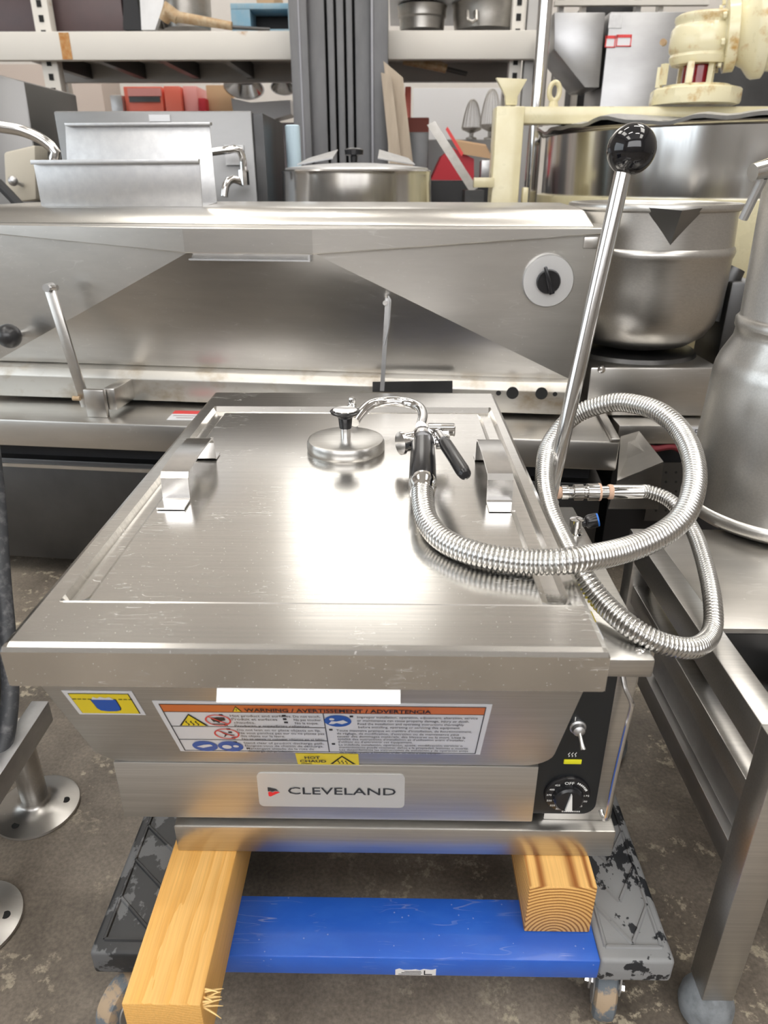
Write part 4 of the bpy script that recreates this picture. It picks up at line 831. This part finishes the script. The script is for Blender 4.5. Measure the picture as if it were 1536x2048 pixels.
MB().lathe((px0-.01, POY, rz+.030), [(.012, 0), (.014, .02), (.034, .026), (.036, .042), (.026, .048), (0, .049)], 28).build('knob', 'black', pt)
rl = PY(573, 285, 3.1); MB().lathe((rl.x, 3.3, 0), [(.028, 0), (.03, PY(573, 326, 3.3).z), (.03, PY(573, 252, 3.3).z), (.024, PY(573, 250, 3.3).z)], 20).build('plastic_tube', 'palebl', props=one('pale blue upright plastic tube left of the dark mast', 'tube'))
# dark mast in front of the rack
mst = thing('steel_mast', 'dark grey ribbed steel mast rising behind the covered kettle', 'mast', (PY(680, 300, 4.75).x, 4.85, 0))
MZ = 2.12
def mbar(x0, x1, Y, dep, m, nm): MB().box(PY(x0, 150, Y).x, PY(x1, 150, Y).x, Y, Y+dep, 0, MZ).build(nm, m, mst, bevel=.004)
mbar(583, 618, 4.75, .22, 'mast', 'outer_channel'); mbar(744, 776, 4.75, .22, 'mast', 'outer_channel')
mbar(600, 604, 4.744, .005, 'mastl', 'pale_edge'); mbar(742, 747, 4.744, .005, 'mastl', 'pale_edge')  # thin paler strips down the mast front
for x0, x1 in ((619, 652), (657, 670), (675, 689), (694, 706), (711, 743)): mbar(x0, x1, 4.80, .05, 'mast', 'mast_rib')
mbar(619, 743, 4.90, .03, 'slot', 'back_plate')
# pallet rack
rk = thing('pallet_rack', 'white pallet rack with rust-stained beams across the background', 'rack', (-.6, 5.5, 0))
RZ0, RZ1 = PY(300, 120, 5.0).z, PY(300, 62, 5.0).z
XA, XB, XM = PY(-60, 90, 5.0).x, PY(1082, 90, 5.0).x, PY(680, 90, 5.0).x
b = MB(); b.box(XA, XM-.001, 5.0, 5.06, RZ0, RZ1); b.build('front_beam', 'rackw', rk, bevel=.006)
b = MB(); b.box(XM+.001, XB, 5.0, 5.06, RZ0, RZ1); b.build('front_beam', 'rackw', rk, bevel=.006)
b = MB(); b.box(XA, XB, 6.1, 6.16, RZ0, RZ1); b.build('back_beam', 'rackb', rk, bevel=.006)
b = MB(); b.box(XA, XB, 5.062, 6.098, RZ1-.03, RZ1-.004); b.build('shelf_deck', 'rackb', rk)
for k, x in enumerate((-2.3, -1.9, -1.5, -1.1)): MB().box(x, x+.05, 5.07, 6.09, RZ0+.02, RZ1-.031).build('deck_joist', 'dark', rk)
rs = PY(131, 90, 5.0); b = MB(); pbox(b, 121, 65, 141, 119, 4.997, .004); b.build('rust_patch', mat('rust_patch', (.42, .17, .04), .8, noise=((.50, .30, .13), (40, 40, 40), .35, .65)), rk)
for (x0, x1) in ((80, 112), (1020, 1044)):
    xa, xb = PY(x0, 90, 5.1).x, PY(x1, 90, 5.1).x
    up_ = MB().box(xa, xb, 5.07, 5.15, 0, 2.5).build('upright', 'rackw', rk, bevel=.004)
    for k in range(16): MB().box((xa+xb)/2-.014, (xa+xb)/2+.014, 5.066, 5.071, .95+k*.075, .985+k*.075).build('slot', 'slot', up_)
xa, xb = PY(1050, 90, 5.1).x, PY(1084, 90, 5.1).x
MB().box(xa, xb, 5.07, 5.15, 0, 2.5).build('upright', 'rackb', rk, bevel=.004)
b = MB(); b.prism([PY(x, y, 5.0) for x, y in ((1083, 68), (1100, 62), (1092, 130), (1082, 118))], (0, .06, 0)); b.build('beam_bracket', 'rackw', rk)
for x in (XA+.02, XB-.06): MB().box(x, x+.06, 6.17, 6.25, 0, 2.5).build('upright', 'rackw', rk)
b = MB(); b.box(XA, PY(560, 200, 6.3).x, 6.28, 7.1, 1.38, 1.46); b.build('lower_shelf', 'rackb', rk)
# on the rack, left
def pthing(name, label, cat, x0, y0, x1, y1, Y, dep, m, group=None, base=None, bevel=.006):
    a_ = PY((x0+x1)/2, y0, Y); c_ = PY((x0+x1)/2, y1, Y)
    return MB().box(PY(x0, (y0+y1)/2, Y).x, PY(x1, (y0+y1)/2, Y).x, Y, Y+dep, base if base is not None else c_.z, a_.z).build(name, m, None, bevel=bevel, props=one(label, cat, group))
pthing('brown_case', 'dark brown case at the left end of the upper rack shelf', 'case', -60, -40, 243, 60, 5.2, .7, 'brownbox', base=RZ1)
b = MB(); b.prism([PY(x, y, 5.2) for x, y in ((246, 60), (246, -20), (268, -30), (276, 10), (284, 60))], (0, .3, 0)); b.build('black_motor_part', 'blackm', props=one('black machine part beside the brown case on the rack', 'machine part'))
b = MB(); b.prism([PY(x, y, 5.12) for x, y in ((283, 60), (278, -30), (332, -30), (326, 12), (310, 60))], (0, .05, 0)); b.build('leaning_plate', 'steel2', props=one('bent grey steel plate leaning on the rack shelf beside the pots', 'plate'))
tl_ = thing('hand_tool', 'long tool with pale wooden handle and rusty head on the rack shelf', 'tool', PY(390, 60, 5.05))
b = MB(); b.tube([PY(350, 33, 5.05), PY(464, 52, 5.03)], [.030, .022], 12); b.build('handle', 'rust', tl_)
b = MB(); b.tube([PY(328, 42, 5.06), PY(336, 22, 5.05), PY(356, 36, 5.05)], [.03, .05, .035], 12); b.build('head', 'rust', tl_)
MB().tube([PY(458, 54, 5.04), PY(540, 59, 5.06)], .01, 8).build('tip', 'dark', tl_)
def pot(label, cx, prof, Y, m, group, base=None):
    mb_, x_ = plathe(cx, Y, prof, 40); return mb_.build('stock_pot', m, None, props=one(label, 'pot', group))
pot('small bright pot behind the rusty tool on the rack', 343, [(26, 61), (27, 20), (30, 17), (24, 16), (22, 50)], 5.5, 'alum', 'pots on the rack')
pot('large tilted-looking grey pot between tool and blue pallet', 405, [(46, 61), (50, 30), (52, -30), (55, -34), (48, -36), (46, 40)], 5.45, 'alum', 'pots on the rack')
pot('bright ribbed pot right of the mast on the rack', 838, [(44, 62), (45, 40), (48, 36), (48, 22), (50, 14), (46, 12), (42, 50)], 5.3, 'alum', 'pots on the rack')
wp = pot('wide dull pot with loop handle at the right end of the rack', 956, [(62, 63), (66, 40), (67, 16), (70, 10), (64, 8), (62, 50)], 5.3, 'alum', 'pots on the rack')
b = MB(); Yh = 5.3-66*mpp(5.3, 1.9)-.01; b.tube([PY(934, 22, Yh), PY(936, 40, Yh-.03), PY(944, 44, Yh-.03), PY(952, 40, Yh-.03), PY(952, 22, Yh)], .012, 8); b.build('loop_handle', 'alum', wp)
b = MB(); b.box(PY(779, 0, 5.3).x, PY(946, 0, 5.3).x, 5.0, 6.0, PY(956, 7.5, 5.3).z, PY(956, -5, 5.3).z); tray = b.build('tray', 'cloth', props=one('white flat tray lying across the pots right of the mast', 'tray'))
pal = thing('blue_pallet', 'faded blue wooden pallet on the rack shelf left of the mast', 'pallet', PY(520, 60, 5.1))
zb_, zt_ = RZ1, PY(520, 6, 5.1).z
MB().box(PY(462, 30, 5.1).x, PY(582, 30, 5.1).x, 5.1, 6.0, zt_-.03, zt_).build('top_board', 'bluepaint', pal, bevel=.003)
MB().box(PY(462, 30, 5.1).x, PY(500, 30, 5.1).x, 5.1, 6.0, zb_+.025, zt_-.031).build('block', 'bluepaint', pal)
MB().box(PY(576, 30, 5.1).x, PY(582, 30, 5.1).x, 5.1, 6.0, zb_+.025, zt_-.031).build('block', 'bluepaint', pal)
MB().box(PY(462, 30, 5.1).x, PY(582, 30, 5.1).x, 5.1, 6.0, zb_, zb_+.024).build('bottom_board', 'bluepaint', pal)
MB().box(PY(501, 30, 5.1).x, PY(575, 30, 5.1).x, 5.3, 5.9, zb_+.026, zt_-.032).build('block', 'blackm', pal)
pthing('orange_carton', 'small orange carton on top of the blue pallet', 'carton', 512, -30, 548, 6, 5.15, .4, 'card', base=zt_)
# middle level, left
LS = 1.46
cc_ = pthing('coral_crate', 'coral red crate with pale top on the shelf behind the cabinet', 'crate', 250, 173, 326, 235, 6.4, .4, 'coral', 'red crates', LS)
b = MB(); pbox(b, 255, 176, 322, 192, 6.392, .006); b.build('pink_panel', 'pink', cc_)
b = MB(); pbox(b, 258, 193, 320, 204, 6.392, .006); b.build('dark_strip', 'dark', cc_)
pthing('bright_red_case', 'bright red case between coral crate and cardboard', 'case', 330, 172, 362, 235, 6.4, .4, 'coral', 'red crates', LS)
pthing('pink_case', 'pink case right of the bright red case', 'case', 368, 172, 396, 235, 6.45, .4, 'pink', 'red crates', LS)
pthing('crimson_box', 'small crimson box next to the tan cardboard panel', 'box', 398, 196, 412, 235, 6.4, .3, 'red', None, LS)
pthing('cardboard_panel', 'tan cardboard panel on the shelf left of the steel bowls', 'cardboard', 414, 170, 464, 235, 6.5, .1, 'card', None, LS)
for cx, hw, lb in ((488, 38, 'wide steel bowl hanging below the rack beam'), (566, 24, 'smaller steel bowl hanging nearest the mast')):
    Yq = 6.35; c_ = PY(cx, 178, Yq); r_ = hw*mpp(Yq, 1.7)
    MB().lathe(c_+V((0, .05, .10)), [(r_*.25, 0), (r_*.7, .03), (r_, .10), (r_*1.06, .105), (r_*.98, .105), (r_*.6, .02), (0, .005)], 36, (0, -.5, -1)).build('steel_bowl', 'polish', props=one(lb, 'bowl', 'hanging bowls'))
b = MB(); q = [PY(x, y, 6.2) for x, y in ((462, 196), (500, 205), (580, 200), (582, 228), (540, 240), (505, 228), (466, 222))]; b.prism(q, (0, .3, 0)); b.build('plastic_sheet', 'cloth', props=one('crumpled white plastic sheet below the steel bowls', 'plastic sheet'))
pthing('small_valve_box', 'small grey fitting beside the coral crate', 'fitting', 222, 190, 246, 235, 6.35, .2, 'galv', None, LS)
pthing('beige_locker', 'tall beige locker panel seen behind the left rack upright', 'locker', 20, 128, 218, 420, 7.4, .5, 'beige', None, 0)
pthing('dark_bench', 'dark workbench block behind the plastic tube', 'bench', 528, 245, 600, 420, 5.6, .5, 'brownbox', None, 0)
# left edge machine and pipe
lm = thing('left_machine', 'slanted grey steel machine at the left edge behind the skillet', 'machine', (PY(20, 400, 3.2).x, 3.3, 0))
b = MB(); q = [PY(x, y, 3.2) for x, y in ((-150, 140), (0, 150), (48, 163), (62, 250))]; lo_ = PY(66, 420, 3.2)
b.prism(q+[V((lo_.x, 3.2, 0)), V((PY(-150, 300, 3.2).x, 3.2, 0))], (0, .5, 0)); b.build('housing', mat('grey_machine_steel', (.22, .215, .21), .4, .8), lm, bevel=.006)
b = MB(); b.prism([PY(x, y, 3.05) for x, y in ((6, 305), (70, 290), (72, 400), (30, 405), (10, 380))], (0, .12, 0)); b.build('side_casing', mat('cream_grey_casing', (.50, .46, .38), .5), lm, bevel=.01)
MB().sphere(PY(26, 362, 2.98), .018).build('valve_knob', 'galv', lm); MB().tube([PY(26, 362, 2.98), PY(45, 370, 3.04)], .008, 8).build('valve_stem', 'galv', lm)
b = MB(); b.tube([PY(-5, 365, 2.9), PY(20, 390, 2.9), PY(40, 412, 2.9)], .018, 10); b.build('hose_stub', 'rubber', lm)
b = MB(); pts, _ = crom([(PY(-30, 248, 2.4), 1), (PY(0, 254, 2.4), 1), (PY(45, 262, 2.4), 1), (PY(85, 280, 2.4), 1), (PY(112, 306, 2.4), 1), (PY(124, 345, 2.42), 1), (SK(1.5, .84, .9), 1), (SK(1.5, .84, .5), 1), (SK(1.5, .84, .0), 1)], .02); b.tube(pts, .016, 16)
b.build('curved_pipe', 'polish', props=one('curved bright steel pipe sweeping in from the left edge behind the channel', 'pipe'))
# right background
bd_ = thing('leaning_boards', 'two raw plywood boards leaning against the right side of the mast', 'boards', PY(795, 340, 4.6))
b = MB(); b.prism([PY(x, y, 4.62) for x, y in ((767, 122), (806, 155), (828, 345), (790, 345))], (0, .03, 0)); b.build('board', 'pinewood', bd_)
b = MB(); b.prism([PY(x, y, 4.57) for x, y in ((762, 145), (782, 150), (806, 345), (782, 345))], (0, .03, 0)); b.build('board', 'pinewood', bd_)
b = MB(); x_ = PY(800, 345, 4.6); b.box(PY(786, 345, 4.5).x, PY(850, 345, 4.6).x, 4.50, 4.9, 0, x_.z-.002); b.build('board_crate', 'brownbox', props=one('dark crate carrying the leaning plywood boards', 'crate'))
pthing('orange_post', 'narrow orange post right of the leaning boards', 'post', 810, 173, 822, 232, 5.6, .05, 'coral', None, 0)
pthing('rust_red_bin', 'rust red bin behind the leaning boards', 'bin', 815, 235, 858, 262, 5.5, .3, mat('rust_red', (.26, .06, .04), .6), None, 0)
pthing('grey_bin', 'grey bin below the rust red bin', 'bin', 818, 264, 856, 400, 5.2, .25, 'dark', None, 0)
sp = thing('rusty_scraper', 'rusty long-handled scraper lying under the right rack beam', 'scraper', PY(870, 130, 5.2))
MB().tube([PY(806, 122, 5.2), PY(880, 133, 5.2), PY(893, 138, 5.2)], [.02, .03, .025], 10).build('handle', 'rust', sp)
MB().tube([PY(893, 138, 5.2), PY(934, 148, 5.2)], .014, 8).build('blade', 'dark', sp)
bn = pthing('white_bench', 'white bench top below the wire whisks', 'bench', 822, 279, 1040, 420, 6.2, .8, 'rackb', None, 0)
pthing('white_backboard', 'white plastic-covered board behind the wire whisks', 'board', 826, 176, 1010, 279, 7.2, .05, 'cloth', None, .0)
def whisk(label, cx, y0, y1, hw, Y):
    t = thing('wire_whisk', label, 'whisk', PY(cx, y1, Y), 'mixer whisks')
    zt_, zb_ = PY(cx, y0, Y).z, PY(cx, y1, Y).z; h = zt_-zb_; xc = PY(cx, y0, Y).x; r = hw*mpp(Y, 1.5)
    for k in range(7):
        a = k*math.pi/7; pts = []
        for i in range(17):
            s = -1+2*i/16; rad = r*math.sin(math.acos(min(1, abs(s)))) if False else r*s
            zz = zb_+h*.28+h*.72*(1-abs(s)**2.6)
            pts.append((xc+rad*math.cos(a), Y+rad*math.sin(a), zz))
        MB().tube(pts, .0024, 5).build('wire', 'alum', t)
    MB().lathe((xc, Y, zb_), [(r*.55, 0), (r*.55, .012), (r*.2, .02), (r*.2, h*.16), (r*.95, h*.24), (r*1.0, h*.30), (r*.6, h*.30)], 24).build('hub', 'alum', t)
whisk('tall wire whisk standing on the white bench', 946, 199, 279, 20, 6.4); whisk('paler wire whisk behind, nearest the cream post', 985, 178, 279, 22, 6.7)
pthing('black_crate', 'black crate stack under the red carton', 'crate', 862, 362, 985, 420, 5.0, .5, 'blackm', None, 0)
ct = thing('red_carton', 'open red carton with cardboard flap beside the cream post', 'carton', PY(915, 362, 5.0))
b = MB(); b.prism([PY(x, y, 5.0) for x, y in ((862, 360), (884, 312), (905, 295), (948, 318), (948, 361))], (0, .3, 0)); b.build('body', 'red', ct)
b = MB(); b.prism([PY(x, y, 4.97) for x, y in ((912, 282), (972, 292), (985, 318), (922, 308))], (0, .02, .01)); b.build('flap', 'card', ct)
ra = thing('perforated_rail', 'worn perforated steel rail leaning across the red carton', 'rail', PY(955, 400, 4.5))
b = MB(); b.loft([[PY(x-8, y+4, 4.55), PY(x+8, y-4, 4.55), PY(x+8, y-4, 4.58), PY(x-8, y+4, 4.58)] for x, y in ((862, 246), (890, 290), (925, 345), (948, 380))]); rb_ = b.build('rail', 'alum', ra)
b = MB(); b.loft([[PY(x-2, y+3, 4.54), PY(x+2, y-3, 4.54), PY(x+2, y-3, 4.552), PY(x-2, y+3, 4.552)] for x, y in ((893, 256), (905, 276), (925, 310))]); b.build('red_edge', 'redl', ra)
x_ = PY(946, 380, 4.55); b = MB(); b.box(x_.x-.05, x_.x+.06, 4.5, 4.7, 0, x_.z); b.build('rail_foot', 'dark', ra)
pthing('labelled_box', 'small grey box with white label beside the cream post', 'box', 962, 320, 984, 358, 4.95, .1, 'galv', None, None)
# extra frames at the top right
b = MB(); pbox(b, 1110, 0, 1420, 10, 5.3, .05); b.build('overhead_rail', 'rackw', props=one('pale horizontal rail above the steel hood', 'rail'))
for k, x in enumerate((1120, 1165, 1275, 1320)):
    MB().box(PY(x, 0, 5.35).x, PY(x+10, 0, 5.35).x, 5.36, 5.42, 0, 2.6).build('overhead_post', 'rackw' if k % 2 else 'rackb', props=one(['grey post above the hood nearest the steel pole', 'white post above the slanted hood wing', 'grey post above the hood stickers', 'white post above the hood nearest the gear motor'][k], 'post', 'posts above the hood'))
pthing('dark_duct', 'dark duct box above the steel hood', 'duct', 1172, 6, 1270, 24, 5.5, .4, 'blackm', None, 0)
# ------------------------------------------------------------------ left foreground stand and hose
ls = thing('flanged_stand', 'low stainless stand with round flanged feet at the left edge', 'stand', (-.70, .85, 0))
def flange(p):
    f_ = MB().lathe((p.x, p.y, 0), [(.074, 0), (.076, .003), (.075, .007), (.070, .0085), (.045, .012), (.028, .020), (.024, .026), (.0235, .030)], 48).build('flanged_foot', 'oldsteel', ls)
    for a in (.2, 2.3, 4.4): MB().lathe((p.x+.052*math.cos(a), p.y+.052*math.sin(a), .0085), [(.007, 0), (.007, .0030)], 14).build('bolt_hole', 'slot', f_)
    MB().lathe((p.x, p.y, .028), [(.0235, 0), (.0235, .17)], 28).build('leg', 'oldsteel', ls)
pa = PZ(76, 1616, .0); flange(V((pa.x, pa.y, 0))); pb_ = PZ(-55, 1850, 0); flange(V((pb_.x, pb_.y, 0)))
q0 = PY(78, 1442, pa.y+.02); q1 = PY(-60, 1610, pb_.y+.05)
b = MB(); b.loft([[p+V((-.02, 0, -.045)), p+V((.012, 0, -.045)), p+V((.012, 0, 0)), p+V((-.02, 0, 0))] for p in (V((pa.x+.03, pa.y+.05, .215)), V((pb_.x+.03, pb_.y-.05, .215)))]); b.build('frame_rail', 'galv', ls, bevel=.002)
b = MB(); b.box(pa.x-.45, pa.x-.06, pb_.y-.1, pa.y+.1, .17, .75); b.build('body', 'dark', ls, bevel=.006)
b = MB(); pts, _ = crom([(PY(-22, 860, 1.18), 1), (PY(-6, 1000, 1.14), 1), (PY(4, 1150, 1.08), 1), (PY(16, 1290, 1.02), 1), (PY(20, 1400, .96), 1), (PY(4, 1500, .90), 1), (PY(-40, 1570, .86), 1)], .015)
b.tube(pts, .0145, 14); b.build('rubber_hose', mat('grey_black_hose', (.055, .058, .065), .5, noise=((.16, .16, .17), (60, 60, 60), .5, .7)), props=one('dark grey rubber hose hanging at the left edge', 'hose'))
